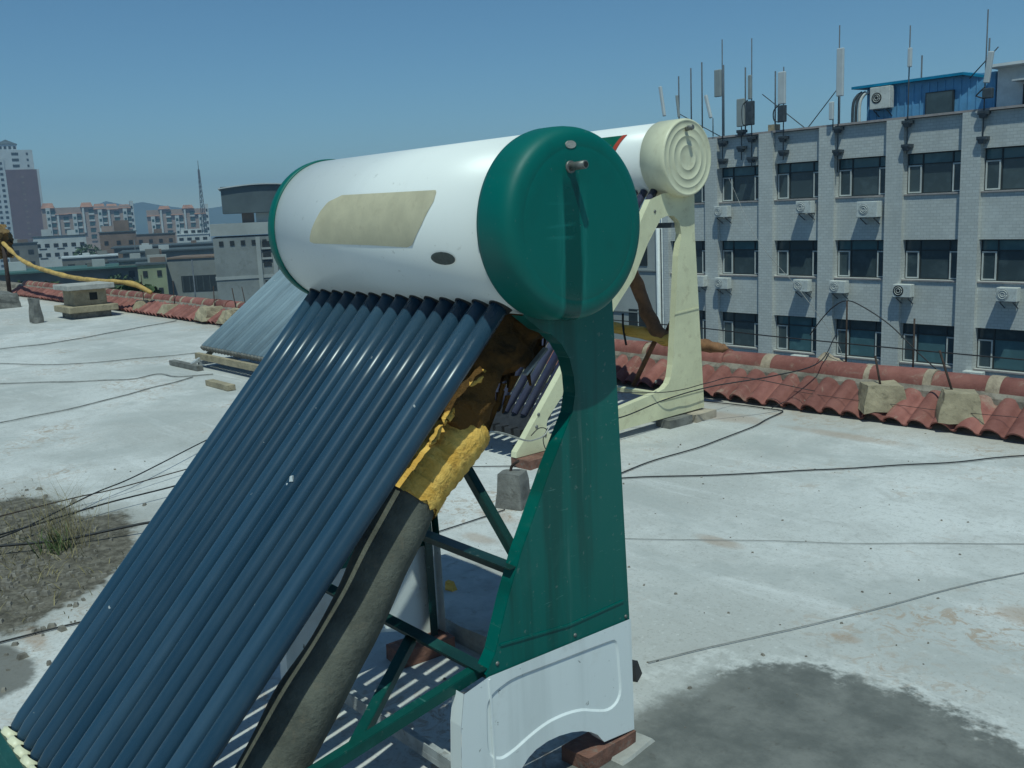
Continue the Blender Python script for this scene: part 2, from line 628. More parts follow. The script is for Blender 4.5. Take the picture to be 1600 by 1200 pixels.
def tile_mat():
    n = N('red_clay_tile')
    o = n.obj()
    f = n.noise(6, 5, .7)
    c = n.mix(n.ss(f, .3, .7), (.195, .075, .062), (.285, .122, .10))
    hs = n.new('ShaderNodeHueSaturation')
    n.link(c, hs.inputs['Color'])
    n.link(n.math('ADD', n.math('MULTIPLY', n.rand(), .5), .75), hs.inputs['Value'])
    c = hs.outputs[0]
    g = n.noise(5, 6, .75, dist=.7)
    c = n.mix(n.math('MULTIPLY', n.ss(g, .54, .70), .75), c, (.34, .25, .19))
    c = n.mix(n.math('MULTIPLY', n.ss(n.noise(21, 5, .7), .60, .72), .5), c, (.09, .05, .04))
    n.bump(n.noise(40, 4, .7), .3, .01)
    return n.out(c, .8, 0, .25)


M['tile'] = tile_mat()
M['mortar'] = basic('tan_lime_mortar', (.36, .29, .21), .95, var=.25, scale=9, bump=.8, bscale=25, dirt=(.19, .15, .11))
M['mortar_grey'] = basic('grey_bedding_mortar', (.22, .19, .155), .95, var=.35, scale=7, bump=.9, bscale=18, dirt=(.10, .085, .065))
M['concrete'] = basic('weathered_concrete', (.34, .285, .19), .9, var=.22, scale=7, bump=.6, bscale=30, dirt=(.15, .13, .08))
M['concrete_dark'] = basic('damp_concrete', (.17, .165, .15), .9, var=.3, scale=8, bump=.6, bscale=30, dirt=(.07, .065, .055))
M['concrete_pale'] = basic('pale_concrete', (.40, .385, .35), .9, var=.2, scale=5, bump=.5, bscale=25, dirt=(.24, .22, .18))
M['brick_red'] = basic('old_red_brick', (.19, .095, .068), .9, var=.3, scale=12, bump=.5, bscale=40, dirt=(.22, .20, .17))
M['brick_buff'] = basic('pale_brick', (.42, .36, .28), .9, var=.2, scale=12, bump=.5, bscale=40)
M['facade'] = brick_mat('white_glazed_brick', (.56, .56, .53), (.45, .45, .425), strength=.15)
M['render_grey'] = basic('facade_render', (.32, .33, .315), .8, var=.12, scale=1.5, dirt=(.23, .23, .21))
M['frame_dark'] = basic('dark_window_frame', (.025, .03, .03), .5, var=.2, scale=3)
M['frame_white'] = basic('white_window_frame', (.52, .53, .51), .5, var=.1, scale=3)
M['sill'] = basic('pink_sill_tile', (.36, .31, .29), .7, var=.15, scale=4)


def pane_mat(name, a, b):
    n = N(name)
    c = n.mix(n.rand(), a, b)
    c = n.mix(n.math('MULTIPLY', n.ss(n.noise(1.6, 4, .6), .45, .7), .45), c, sc(b, 1.6))
    return n.out(c, .12, 0, .5)


M['pane_dark'] = pane_mat('dark_window_glass', (.036, .052, .060), (.066, .086, .092))
M['pane_teal'] = pane_mat('teal_window_glass', (.055, .115, .135), (.085, .15, .165))  # on transoms the teal is sky reflection put into the colour; elsewhere blinds
M['pane_blind'] = pane_mat('glass_over_blind', (.07, .11, .115), (.11, .15, .15))
M['ac_white'] = basic('ac_casing', (.62, .62, .58), .5, var=.1, scale=4, dirt=(.33, .31, .26))
M['ac_dark'] = basic('ac_fan_grille', (.42, .42, .40), .6, var=.3, scale=20)
M['blue'] = basic('blue_corrugated_sheet', (.15, .33, .54), .5, var=.12, scale=2)
M['blue_roof'] = basic('blue_roof_sheet', (.02, .20, .36), .45, var=.12, scale=2)
M['hut_white'] = basic('white_hut_sheet', (.74, .76, .75), .6, var=.1, scale=2)
M['void'] = basic('dark_opening', (.02, .022, .022), .9, var=.2, scale=2)
M['antenna'] = basic('antenna_radome', (.55, .57, .57), .5, var=.06, scale=3)
M['antenna_grey'] = basic('grey_antenna_radome', (.30, .32, .31), .5, var=.06, scale=3)
M['pole'] = basic('dark_mast_steel', (.075, .085, .10), .6, var=.2, scale=3)
M['equip'] = basic('dark_radio_unit', (.055, .065, .075), .6, var=.3, scale=5)
M['grass_dry'] = basic('dry_grass', (.26, .22, .11), .9, var=.35, scale=10)
M['grass_green'] = basic('weed_leaf', (.09, .12, .045), .9, var=.35, scale=14)
M['stone'] = basic('rubble_stone', (.20, .18, .15), .9, var=.4, scale=14)
M['city_ground'] = basic('city_ground', (.12, .12, .11), .95, var=.3, scale=.02)
M['hill'] = basic('distant_hill', (.09, .11, .08), 1.0, var=.25, scale=.004)
M['tower_brown'] = basic('tower_brown_tiles', (.135, .075, .072), .8, var=.10, scale=.3)
M['tower_white'] = basic('tower_white_render', (.46, .48, .48), .8, var=.08, scale=.3)
M['apt_white'] = basic('apartment_white_render', (.48, .49, .47), .8, var=.1, scale=.2)
M['apt_pink'] = basic('apartment_pink_render', (.34, .255, .21), .8, var=.1, scale=.2)
M['roof_orange'] = basic('orange_tile_roof', (.30, .16, .105), .8, var=.25, scale=.3)
M['glass_green'] = basic('balcony_green_glass', (.05, .085, .08), .25, var=.3, scale=.5)
M['grey_render'] = basic('grey_cement_render', (.235, .245, .235), .85, var=.14, scale=.35, dirt=(.16, .165, .15))
M['grey_render2'] = basic('pale_cement_band', (.36, .37, .35), .85, var=.10, scale=.35)
M['brown_wall'] = basic('brown_block_wall', (.19, .135, .10), .85, var=.2, scale=.3)
M['drab_wall'] = basic('drab_block_wall', (.17, .165, .145), .85, var=.25, scale=.2)
M['olive_wall'] = basic('pale_olive_wall', (.27, .29, .17), .85, var=.12, scale=.4)
M['dark_roof'] = basic('dark_felt_roof', (.07, .085, .09), .85, var=.25, scale=.2)
M['green_roof'] = basic('green_shed_roof', (.06, .12, .10), .7, var=.2, scale=.2)
M['pale_roof'] = basic('pale_sheet_roof', (.48, .50, .50), .7, var=.1, scale=.2)  # pale grey sheet shared by several roofs
M['tank_label_green'] = basic('green_label_print', (.01, .10, .055), .45, var=.15, scale=14)
M['tank_label_red'] = basic('red_label_print', (.42, .06, .03), .45, var=.2, scale=14)
M['tree'] = basic('tree_leaf', (.055, .085, .035), .9, var=.4, scale=1.5)

# ================================================================== SETTING
# city ground, hills, our own building, its roof deck
mb = MB()
mb.add([(-2400, -2400, -19), (2400, -2400, -19), (2400, 2400, -19), (-2400, 2400, -19)], [(0, 1, 2, 3)])
tag(mb.build('city_ground', M['city_ground']), kind='structure')


def hills(name, D, h0, seed, az0, az1):
    mb = MB()
    k = 150
    vv = []
    for i in range(k + 1):
        az = math.radians(az0 + (az1 - az0) * i / k)
        hh = h0 * (.35 + .9 * abs(noise.noise(Vector((math.degrees(az) * .14, seed, 0)))) + .18 * noise.noise(Vector((math.degrees(az) * .9, seed, 5))))
        for d, z in ((D - 260, -19), (D - 120, -19 + (hh + 19) * .55), (D, hh), (D + 200, -19)):
            vv.append((d * math.cos(az), d * math.sin(az), z))
    ff = []
    for i in range(k):
        for j in range(3):
            a = i * 4 + j
            ff.append((a, a + 4, a + 5, a + 1))
    mb.add(vv, ff, True)
    return tag(mb.build(name, M['hill']), kind='structure')


hills('hills', 1750, 62, 3.1, 75, 215)

mb = MB()
mb.box((-18, -3, -9.6), (60, 18.9, 18.5))
tag(mb.build('apartment_block_below_roof', M['render_grey']), kind='structure')
bpy.data.objects['apartment_block_below_roof'].name = 'building_below_roof'
mb = MB()
nx, ny = 120, 40
vv = []
for i in range(nx + 1):
    for j in range(ny + 1):
        x = -48 + 60 * i / nx
        y = -12.5 + 18.62 * j / ny
        z = .006 * noise.noise(Vector((x * .5, y * .5, 0)))
        vv.append((x, y, z))
ff = [(i * (ny + 1) + j, (i + 1) * (ny + 1) + j, (i + 1) * (ny + 1) + j + 1, i * (ny + 1) + j + 1) for i in range(nx) for j in range(ny)]
mb.add(vv, ff, True)
tag(mb.build('roof_deck', M['roof']), kind='structure')

# ------------------------------------------------------------------ tile parapet
par = thing('tile_parapet', 'low parapet of red clay tiles with a capped ridge edging the white roof', 'parapet', (-4, 6.3, 0))
PX0, PX1 = -30.0, 2.6
mb = MB()
mb.prism([(6.10, -.35), (6.10, .004), (6.318, .128), (6.332, .205), (6.37, .240), (6.57, .235), (6.95, .02), (6.95, -.35)], PX0, PX1)
mb.build('mortar_bed', M['mortar_grey'], par)


def s_tile(w=.160, L=.325, t=.012):
    """one S-profile tile lying down the slope, origin at the eave end"""
    mb = MB()
    prof = []
    m = 14
    for i in range(m + 1):
        u = i / m
        h = .046 * max(0, math.sin(math.pi * min(1, u / .77))) ** .62 if u < .77 else -.008 * math.sin(math.pi * (u - .77) / .23)
        prof.append(((u - .5) * (w + .012), h))
    k = m + 1
    up_ = [(x, yy, h + t) for yy in (0, L) for x, h in prof]
    dn_ = [(x, yy, h) for yy in (0, L) for x, h in prof]
    mb.add(up_, [(i, i + 1, k + i + 1, k + i) for i in range(m)], True)
    mb.add(dn_, [(i, k + i, k + i + 1, i + 1) for i in range(m)], True)
    mb.add(up_[:k] + dn_[:k], [(i, k + i, k + i + 1, i + 1) for i in range(m)])
    mb.add(up_[k:] + dn_[k:], [(i, i + 1, k + i + 1, k + i) for i in range(m)])
    mb.add([up_[0], up_[k], dn_[k], dn_[0]], [(0, 1, 2, 3)])
    mb.add([up_[m], dn_[m], dn_[k + m], up_[k + m]], [(0, 1, 2, 3)])
    return mb


src = None
x = PX1
i = 0
sl = math.atan2(.135, .25)
while x > -26.5:
    loc = (x + 4, 6.065 - 6.3 + rnd.uniform(-.012, .012), .018 + rnd.uniform(-.004, .004))
    rot = (sl + rnd.uniform(-.02, .02), rnd.uniform(-.03, .03), rnd.uniform(-.012, .012))
    if src is None:
        src = s_tile().build('roof_tile', M['tile'], par, local=True)
        src.location = loc
        src.rotation_euler = rot
    else:
        inst(src, 'roof_tile', par, loc, rot)
    x -= .160
    i += 1
# ridge tiles and the mortar between them


def half_round(L, r, m=10, flare=.0):
    mb = MB()
    vv = []
    for xx, rr in ((-L / 2, r), (L / 2, r + flare)):
        for k in range(m + 1):
            a = math.pi * k / m
            vv.append((xx, rr * 1.0 * math.cos(a), rr * 1.0 * math.sin(a)))
    n1 = m + 1
    mb.add(vv, [(k, k + 1, n1 + k + 1, n1 + k) for k in range(m)], True)
    mb.add(vv[:n1], [tuple(range(n1))])
    mb.add(vv[n1:], [tuple(range(n1))[::-1]])
    mb.add([vv[0], vv[n1], vv[2 * n1 - 1], vv[m]], [(0, 1, 2, 3)])
    return mb


rsrc = jsrc = None
x = PX1
while x > -26:
    L = .40
    loc = (x - L / 2 + 4, 6.47 - 6.3 + rnd.uniform(-.006, .006), .228 + rnd.uniform(-.005, .005))
    rot = (rnd.uniform(-.05, .05), rnd.uniform(-.012, .012), rnd.uniform(-.015, .015))
    if rsrc is None:
        rsrc = half_round(L, .098, flare=.008).build('ridge_tile', M['tile'], par, local=True)
        rsrc.location, rsrc.rotation_euler = loc, rot
    else:
        inst(rsrc, 'ridge_tile', par, loc, rot)
    x -= L
    if rnd.random() < .75:
        w = rnd.uniform(.04, .075)
        loc = (x - w / 2 + 4, 6.47 - 6.3, .226)
        if jsrc is None:
            jsrc = half_round(.085, .106).build('mortar_joint', M['mortar'], par, local=True)
            jsrc.location = loc
        else:
            inst(jsrc, 'mortar_joint', par, loc, (0, 0, 0), (w / .07, 1 + rnd.uniform(-.05, .06), 1 + rnd.uniform(-.05, .05)))
        x -= w * .8
# loose crumbs of mortar along the tiles
mb = MB()
for k in range(140):
    xx = rnd.uniform(-26, 2.4) if k % 3 else rnd.uniform(-6, 1)
    t = rnd.random()
    yy = 6.12 + .26 * t
    s = rnd.uniform(.006, .02)
    mb.box((xx, yy, .075 + .12 * t), (s * 1.6, s, s * .7), Matrix.Rotation(rnd.uniform(0, 3), 3, 'Z'), top=.6)
tag(mb.build('mortar_crumbs', M['mortar_grey'], par), kind='stuff')


# anchor blocks cast on the tiles, each with a steel rod
def lump(c, s, rz, top=.72, seed=0, amp=.03):
    bm = bmesh.new()
    bmesh.ops.create_cube(bm, size=1)
    bmesh.ops.subdivide_edges(bm, edges=bm.edges, cuts=3, use_grid_fill=True)
    rot = Matrix.Rotation(rz, 3, 'Z')
    mb = MB()
    vv = []
    for v in bm.verts:
        p = v.co.copy()
        k = 1 + (top - 1) * (p.z + .5)
        p = Vector((p.x * s[0] * k, p.y * s[1] * k, (p.z + .5) * s[2]))
        p += Vector((noise.noise(p * 9 + Vector((seed, 0, 0))), noise.noise(p * 9 + Vector((0, seed, 4))), noise.noise(p * 9 + Vector((7, 0, seed))))) * amp
        vv.append(rot @ p + Vector(c))
    bm.verts.index_update()
    ff = [[v.index for v in f.verts] for f in bm.faces]
    bm.free()
    mb.add(vv, ff)
    return mb


def anchor(label, c, s, rz, rod=None, seed=0, m='concrete', top=.72, amp=.014, group='concrete anchor blocks on the tile parapet'):
    t = thing('anchor_block', label, 'concrete block', c, 0, group)
    lump(c, s, rz, top, seed, amp).build('block', M[m], t)
    if rod:
        a = Vector((c[0], c[1], c[2] + s[2] * .7)) + Vector(rod[1])
        MB().tube([a, a + Vector(rod[0])], .0075, 6).build('anchor_rod', M['rust'], t)
    return t


anchor('tan concrete anchor block with a short leaning rod, second nearest on the red tiles', (-3.34, 6.20, .07), (.30, .27, .18), .75, ((-.07, .03, .24), (.0, 0, 0)), 1, top=.78)
anchor('wedge shaped concrete anchor block with a taller rod, nearest on the red tiles', (-2.80, 6.20, .07), (.28, .27, .19), .55, ((-.12, .02, .31), (-.03, 0, .0)), 2, top=.70)
anchor('crumbling lump of mortar bulging out of the parapet ridge beside a bent wire', (-3.93, 6.52, .18), (.30, .22, .15), .2, None, 5, 'mortar', .6, .07)
anchor('broken tan mortar heap on the parapet just left of the chimney stub, without a rod', (-20.2, 6.22, .10), (.55, .40, .20), .2, None, 8, 'concrete', .5, .06)
anchor('small concrete anchor with a tall upright rod, first one right of the chimney stub', (-17.6, 6.25, .06), (.34, .34, .17), .2, ((.0, 0, .5), (0, 0, 0)), 9, 'concrete', .55)
anchor('small concrete anchor with a rod leaning back, second right of the chimney stub', (-16.3, 6.22, .06), (.34, .34, .15), .1, ((-.22, .1, .42), (-.05, .1, 0)), 10, 'concrete', .55)
anchor('ragged concrete anchor with a leaning rod close to the grey tube collector', (-14.6, 6.2, .05), (.40, .40, .2), .1, ((-.2, .1, .36), (-.05, .1, 0)), 11, 'concrete', .6, .05)
anchor('brown concrete anchor with two rusty stubs half hidden by the grey tube collector', (-13.75, 6.2, .05), (.38, .40, .2), .1, ((-.2, .05, .36), (-.1, .1, 0)), 12, 'concrete', .6, .05)
mb = MB().tube([(-13.5, 6.3, .24), (-13.7, 6.35, .58)], .0065, 6)
solo('anchor_rod', mb, M['rust'], 'thin rusty rod standing out of the parapet, the one closest to the grey tube collector', 'rod')
mb = MB().tube([(-3.79, 6.5, .2), (-3.79, 6.5, .78)], .0065, 6)
solo('upright_rod', mb, M['rust'], 'thin upright rod behind the parapet ridge, its top met by a bowed wire', 'rod')
mb = MB().tube([(-3.33, 6.62, .1), (-3.33, 6.62, .66)], .0065, 6)
solo('upright_rod', mb, M['rust'], 'thin upright rod behind the parapet ridge, above the tan anchor block', 'rod')

# ================================================================== NEAR HEATER
AX, AY, AZ = -1.768, 1.654, 1.515          # right rim of the tank axis
RB = .226
XL = AX - 1.059
h = thing('solar_water_heater', 'nearest solar water heater with a white tank, dark green end caps and blue vacuum tubes', 'water heater', (-2.3, 1.55, 0))
MB().lathe([(0, RB - .01), (.001, RB), (1.0585, RB), (1.0590, RB - .01)], (XL, AY, AZ), n=128).build('tank_shell', M['tank_white'], h)
cap_r = [(-.012, .2265), (-.012, .2335), (.0, .2355), (.030, .2355), (.052, .2348), (.068, .2325), (.080, .2285), (.0885, .2225), (.0935, .2150), (.0962, .2065), (.0975, .1980),
         (.0982, .190), (.0980, .186), (.0978, .183), (.0983, .180), (.0990, .175), (.1000, .150), (.1008, .10), (.1012, .05), (.1013, .001)]
cap_l = [(.02, .2265), (.02, .2300), (.0, .2310), (-.020, .2290), (-.034, .222), (-.042, .210), (-.046, .190), (-.050, .12), (-.052, .001)]
capo = MB().lathe(cap_r, (AX, AY, AZ), n=128).build('end_cap', M['cap_green'], h)
MB().lathe(cap_l, (XL, AY, AZ), n=96).build('end_cap', M['cap_green'], h)
# overflow nozzle and its collar
ny_, nz_ = 1.622, 1.651
nz = MB().tube([(AX + .097, ny_, nz_), (AX + .1055, ny_, nz_)], .0145, 16).tube([(AX + .10, ny_, nz_), (AX + .150, ny_ + .003, nz_ + .003)], .0098, 14)
noz = nz.build('overflow_nozzle', M['steel'], h)
MB().tube([(AX + .1495, ny_ + .003, nz_ + .003), (AX + .1512, ny_ + .003, nz_ + .003)], .0068, 12).build('bore', M['void'], noz)
mb = MB()
vv = [(AX + .1003, 1.628 + .017 * math.cos(a) , 1.703 + .009 * math.sin(a)) for a in [2 * math.pi * k / 20 for k in range(20)]]
mb.add(vv + [(q[0] - .006, q[1], q[2]) for q in vv], [tuple(range(20))] + [(k, (k + 1) % 20, 20 + (k + 1) % 20, 20 + k) for k in range(20)])
mb.build('small_sticker', M['concrete_pale'], h)


def on_tank(outline, off, ax=(AX, AY, AZ), r=RB, grid=26):
    """curved decal: outline given as (x, degrees); filled by scanlines"""
    n = len(outline)
    th0, th1 = min(p[1] for p in outline), max(p[1] for p in outline)
    vv, ff = [], []
    rows = []
    for k in range(grid + 1):
        th = th0 + (th1 - th0) * (k + .001) / (grid + .002)
        xs = []
        for i in range(n):
            a, b = outline[i], outline[(i + 1) % n]
            if (a[1] - th) * (b[1] - th) < 0:
                t = (th - a[1]) / (b[1] - a[1])
                xs.append(a[0] + t * (b[0] - a[0]))
        if len(xs) >= 2:
            rows.append((th, min(xs), max(xs)))
    m = 14
    for th, a, b in rows:
        t = math.radians(th)
        for j in range(m + 1):
            vv.append((a + (b - a) * j / m, ax[1] + (r + off) * math.cos(t), ax[2] + (r + off) * math.sin(t)))
    for k in range(len(rows) - 1):
        for j in range(m):
            a = k * (m + 1) + j
            ff.append((a, a + 1, a + m + 2, a + m + 1))
    return MB().add(vv, ff, True)


pt = [(-2.590, 187.0), (-2.585, 183.0), (-2.57, 177), (-2.55, 171), (-2.525, 164), (-2.493, 157.2), (-2.455, 154.8), (-2.425, 152.6), (-2.401, 152.8), (-2.37, 154.4),
      (-2.2, 154.0), (-1.978, 153.2), (-1.966, 155), (-1.968, 161.7), (-2.01, 176), (-2.06, 189.0), (-2.085, 190.5), (-2.304, 188.6), (-2.40, 188.6), (-2.45, 188.3), (-2.53, 188.6)]
on_tank(pt, .0012).build('faded_sticker', M['patch'], h)
ov = [(-1.938 + .050 * math.cos(a), 197.5 + 4.3 * math.sin(a)) for a in [2 * math.pi * k / 28 for k in range(28)]]
bd = on_tank(ov, .004).build('oval_badge', M['badge'], h)
ov2 = [(-1.938 + .040 * math.cos(a), 197.5 + 1.1 * math.sin(a)) for a in [2 * math.pi * k / 20 for k in range(20)]]

# vacuum tubes
TH = math.radians(46)
dT = Vector((0, -math.cos(TH), -math.sin(TH)))
nT = Vector((0, -math.sin(TH), math.cos(TH)))
TB = Vector((0, AY, AZ)) + nT * -.05
S_END = 1.735


def tube_axis(f):
    xt = -2.767 + f * (2.767 - 1.843)
    dx = .035 + f * (-.022 - .035)
    return xt, dx


ts = gs = ks = None
for i in range(14):
    f = i / 13
    xt, dx = tube_axis(f)
    d = (dT + Vector((dx, 0, 0))).normalized()
    a = Vector((xt, TB.y, TB.z))
    mb = MB()
    q = [a + d * s for s in (.15, .5, 1.0, 1.45, S_END - .05)]
    mb.tube(q + [a + d * (S_END - .018), a + d * S_END], [.0245] * 5 + [.021, .009], 20)
    tb = mb.build('vacuum_tube', M['tube'], h)
    mb = MB().tube([a + d * .178, a + d * .205, a + d * .228], [.037, .035, .028], 18)
    mb.build('dust_seal', M['rubber'], h)

for q_, s_ in (((-2.190, 1.098, .903), .010), ((-2.196, 1.084, .888), .006)):
    lump(Vector(q_) - nT * .006, (s_ * 1.1, s_ * 1.5, .012), .6, .6, s_ * 99, .005).build('bird_dropping', M['antenna'], h)

# bottom rail with the pale scalloped tube cups
for i in range(14):
    f = i / 13
    xt, dx = tube_axis(f)
    d = (dT + Vector((dx, 0, 0))).normalized()
    a = Vector((xt, TB.y, TB.z))
    e = a + d * (S_END - .010)
    mb = MB().tube([e, e + d * .005, e + d * .020], [.0240, .0320, .0325], 16, caps=False)
    mb.build('tube_cup', M['cream_cap'], h)
xa, _ = tube_axis(0)
rail = MB()
e0 = Vector((-2.80, TB.y, TB.z)) + dT * (S_END + .045)
e1 = Vector((-1.80, TB.y, TB.z)) + dT * (S_END + .045)
rail.bar(e0 + nT * .030, e1 + nT * .030, .075, .012, nT)
rail.bar(e0 + nT * -.045 + dT * .034, e1 + nT * -.045 + dT * .034, .012, .137, nT)
rail.bar(e0 + nT * -.05 - dT * .0, e1 + nT * -.05, .054, .010, nT)
rail.build('bottom_rail', M['green_bar'], h)
# reflector side strip below the last tube


# side panels: dark green upper sheet, white lower sheet
up = [(1.545, 1.300), (1.582, 1.273), (1.599, 1.26), (1.635, 1.245), (1.671, 1.214), (1.697, 1.175), (1.711, 1.125), (1.714, 1.08), (1.702, 1.03), (1.667, .975), (1.62, .90),
      (1.503, .695), (1.455, .59), (1.405, .46), (1.372, .414), (1.372, .402)]
rear = [(1.900, .388), (1.862, 1.32), (1.82, 1.37)]
topc = [(1.654 + .215 * math.cos(a), 1.515 + .215 * math.sin(a)) for a in [math.radians(-t) for t in (40, 55, 70, 85, 100, 114)]]
low_out = [(1.3765, .409), (1.297, .392), (1.283, .31), (1.276, .19), (1.270, .055), (1.41, .05)]
arch = [(1.44, .085), (1.467, .112), (1.495, .135), (1.523, .147), (1.565, .153), (1.608, .151), (1.655, .142), (1.695, .129), (1.728, .112), (1.754, .093), (1.770, .072), (1.780, .060)]
low_out2 = [(1.905, .048), (1.9015, .394)]


def holed_sheet(outer_, inner_, x, th):
    bm = bmesh.new()
    es = []
    for pl_ in (outer_, inner_):
        vs_ = [bm.verts.new((x, *q)) for q in pl_]
        es += [bm.edges.new((vs_[k], vs_[(k + 1) % len(vs_)])) for k in range(len(vs_))]
    bmesh.ops.triangle_fill(bm, edges=es, use_beauty=True, normal=(1, 0, 0))
    bm.verts.index_update()
    vv = [v.co.copy() for v in bm.verts]
    fs = [[v.index for v in f.verts] for f in bm.faces]
    bm.free()
    mb = MB().add(vv, fs)
    return mb


for px, sgn in ((AX - .002, 1), (XL + .105, -1)):
    flange = -.045 * sgn
    poly = up[1:] + rear + topc[1:]
    # sheet
    sh = MB().prism(up + rear + topc, px - .0025, px)
    # folded edge along the front arch, and along the rear
    for a, b in list(zip(up[:-2], up[1:-1])) + [((1.900, .388), (1.862, 1.32))]:
        sh.add([(px - .001 * sgn, *a), (px - .001 * sgn, *b), (px + flange, *b), (px + flange, *a)], [(0, 1, 2, 3)])
    sh.build('side_panel', M['green'], h, bevel=0)
    # pressed ridge near the lower edge
    lp = low_out + arch + low_out2
    px2 = px + .004 * sgn
    g0 = [(1.386, .178), (1.366, .20), (1.361, .235), (1.363, .29), (1.367, .335), (1.385, .358), (1.42, .370), (1.469, .376), (1.6, .369), (1.80, .357), (1.835, .350), (1.847, .325), (1.852, .26), (1.855, .19),
          (1.838, .158), (1.80, .148), (1.75, .165), (1.697, .188), (1.64, .200), (1.582, .203), (1.54, .198), (1.498, .188), (1.45, .174), (1.41, .169)]
    gs_ = [(q.x, q.y) for q in spline([(*q, 0) for q in g0 + g0[:1]], 3)][:-1]
    if sgn == 1:
        lo = holed_sheet(lp, gs_, px2, .003)
    else:
        lo = MB().prism(lp, px2 - .0025, px2)
    for a, b in list(zip(low_out[1:5], low_out[2:6])) + list(zip(arch[:-1], arch[1:])) + [((1.905, .048), (1.9015, .38))]:
        lo.add([(px2 - .001 * sgn, *a), (px2 - .001 * sgn, *b), (px2 + flange, *b), (px2 + flange, *a)], [(0, 1, 2, 3)])
    wlow = lo.build('lower_panel', M['white_sheet'], h)
    if sgn == 1:
        # recessed pressing in the white panel
        mb = MB()
        n = len(gs_)
        cx = sum(q[0] for q in gs_) / n
        cz = sum(q[1] for q in gs_) / n
        ins = []
        for k, q in enumerate(gs_):
            a, b = Vector(gs_[k - 1]), Vector(gs_[(k + 1) % n])
            t = (b - a).normalized()
            nn = Vector((t.y, -t.x))
            if nn.dot(Vector((cx, cz)) - Vector(q)) < 0 and k not in ():
                nn = -nn
            ins.append((px2 - .0045, q[0] + nn.x * .006, q[1] + nn.y * .006))
        mb.add([(px2, *q) for q in gs_] + ins, [(k, (k + 1) % n, n + (k + 1) % n, n + k) for k in range(n)] + [tuple(range(n, 2 * n))])
        mb.build('pressed_field', M['white_sheet'], wlow)
        mb = MB().bar((px2 + .0012, 1.377, .402), (px2 + .0012, 1.384, .06), .005, .004, (1, 0, 0))
        mb.build('fold_line', M['white_sheet'], wlow)
        for (yy, zz) in ((1.409, .432), (1.683, .416), (1.884, .405)):
            MB().lathe([(0, .0055), (.002, .0053), (.0036, .003), (.004, .0005)], (px, yy, zz), n=14).build('screw', M['steel'], h)
        # raised crease on the green panel
        mb = MB()
        for (a, b) in (((1.42, .478), (1.66, .452)), ((1.66, .452), (1.875, .455))):
            mb.bar((px + .001, *a), (px + .001, *b), .004, .006)
        mb.build('crease', M['green'], h)

# frame bars (angle sections)


def angle_bar(a, b, w, name='frame_bar', m='dark_bar', up_=(0, 0, 1), t=.0035):
    mb = MB()
    a, b = Vector(a), Vector(b)
    d = (b - a).normalized()
    u = Vector(up_)
    u = (u - d * u.dot(d)).normalized()
    s = d.cross(u)
    mb.bar(a, b, t, w, u)
    mb.bar(a + u * w / 2 + s * w / 2, b + u * w / 2 + s * w / 2, w, t, u)
    return mb.build(name, M[m], h)


angle_bar((-2.815, 1.505, .645), (-1.775, 1.505, .645), .038)
angle_bar((-2.815, 1.395, .405), (-1.775, 1.395, .405), .040)
angle_bar((-1.795, 1.51, .66), (-2.20, 1.50, 1.10), .022, 'brace')
angle_bar((-1.800, 1.40, .412), (-1.800, .52, .270), .027, m='green_bar')
angle_bar((-2.79, 1.40, .412), (-2.79, .60, .270), .040)
angle_bar((-2.10, 1.385, .395), (-1.81, 1.02, .345), .026, 'brace', m='green_bar')
# front feet under the bottom rail
for xx in (-1.83, -2.78):
    angle_bar((xx, .60, .0), (xx, .58, .27), .035, 'front_leg', up_=(0, 1, 0))
for xx in (AX - .03, XL + .135):
    angle_bar((xx, 1.86, .05), (xx, 1.85, 1.32), .03, 'rear_leg', up_=(0, 1, 0))
# galvanised tie on the ground between the feet
tie = MB()
tie.bar((-2.80, 1.405, .052), (-1.80, 1.405, .052), .045, .018)
tie.bar((-2.80, 1.385, .072), (-1.80, 1.385, .072), .004, .030)
tie.build('ground_tie', M['galv'], h)

# bricks below the rear foot
def brick(label, c, s, rz, m):
    return solo('brick', lump(c, s, rz, 1.0, c[0] * 9, .006), M[m], label, 'brick')


brick('worn red brick wedged under the rear foot of the nearest heater', (AX - .04, 1.80, 0), (.10, .20, .045), .04, 'brick_red')
solo('dark_stone', lump((-2.06, 2.20, 0), (.07, .06, .05), .4, .7, 3, .012), M['rubber'], 'small dark stone on the white roof just behind the white panel of the nearest heater', 'stone')
solo('mortar_pad', lump((AX - .02, 1.87, -.004), (.13, .16, .012), .1, .9, 3, .008), M['concrete_pale'], 'thin pale mortar pad spread around the brick under the nearest heater', 'mortar pad')
brick('grey broken block under the front corner of the white panel of the nearest heater', (AX - .05, 1.34, 0), (.14, .13, .055), .0, 'concrete_dark')
brick('brick under the far rear foot of the nearest heater', (XL + .13, 1.80, 0), (.11, .22, .055), -.1, 'brick_red')
solo('concrete_plinth', lump((-2.86, 2.22, 0), (.86, .54, .080), 0, 1.0, 4, .012), M['concrete_pale'], 'low pale concrete plinth on the roof behind the legs of the nearest heater', 'plinth')
mb = lump((-2.93, 2.12, .075), (.04, .03, .045), .3, .7, 6, .01)
solo('yellow_scrap', mb, M['yellow'], 'small scrap of yellow tape lying on the concrete plinth behind the nearest heater', 'scrap')

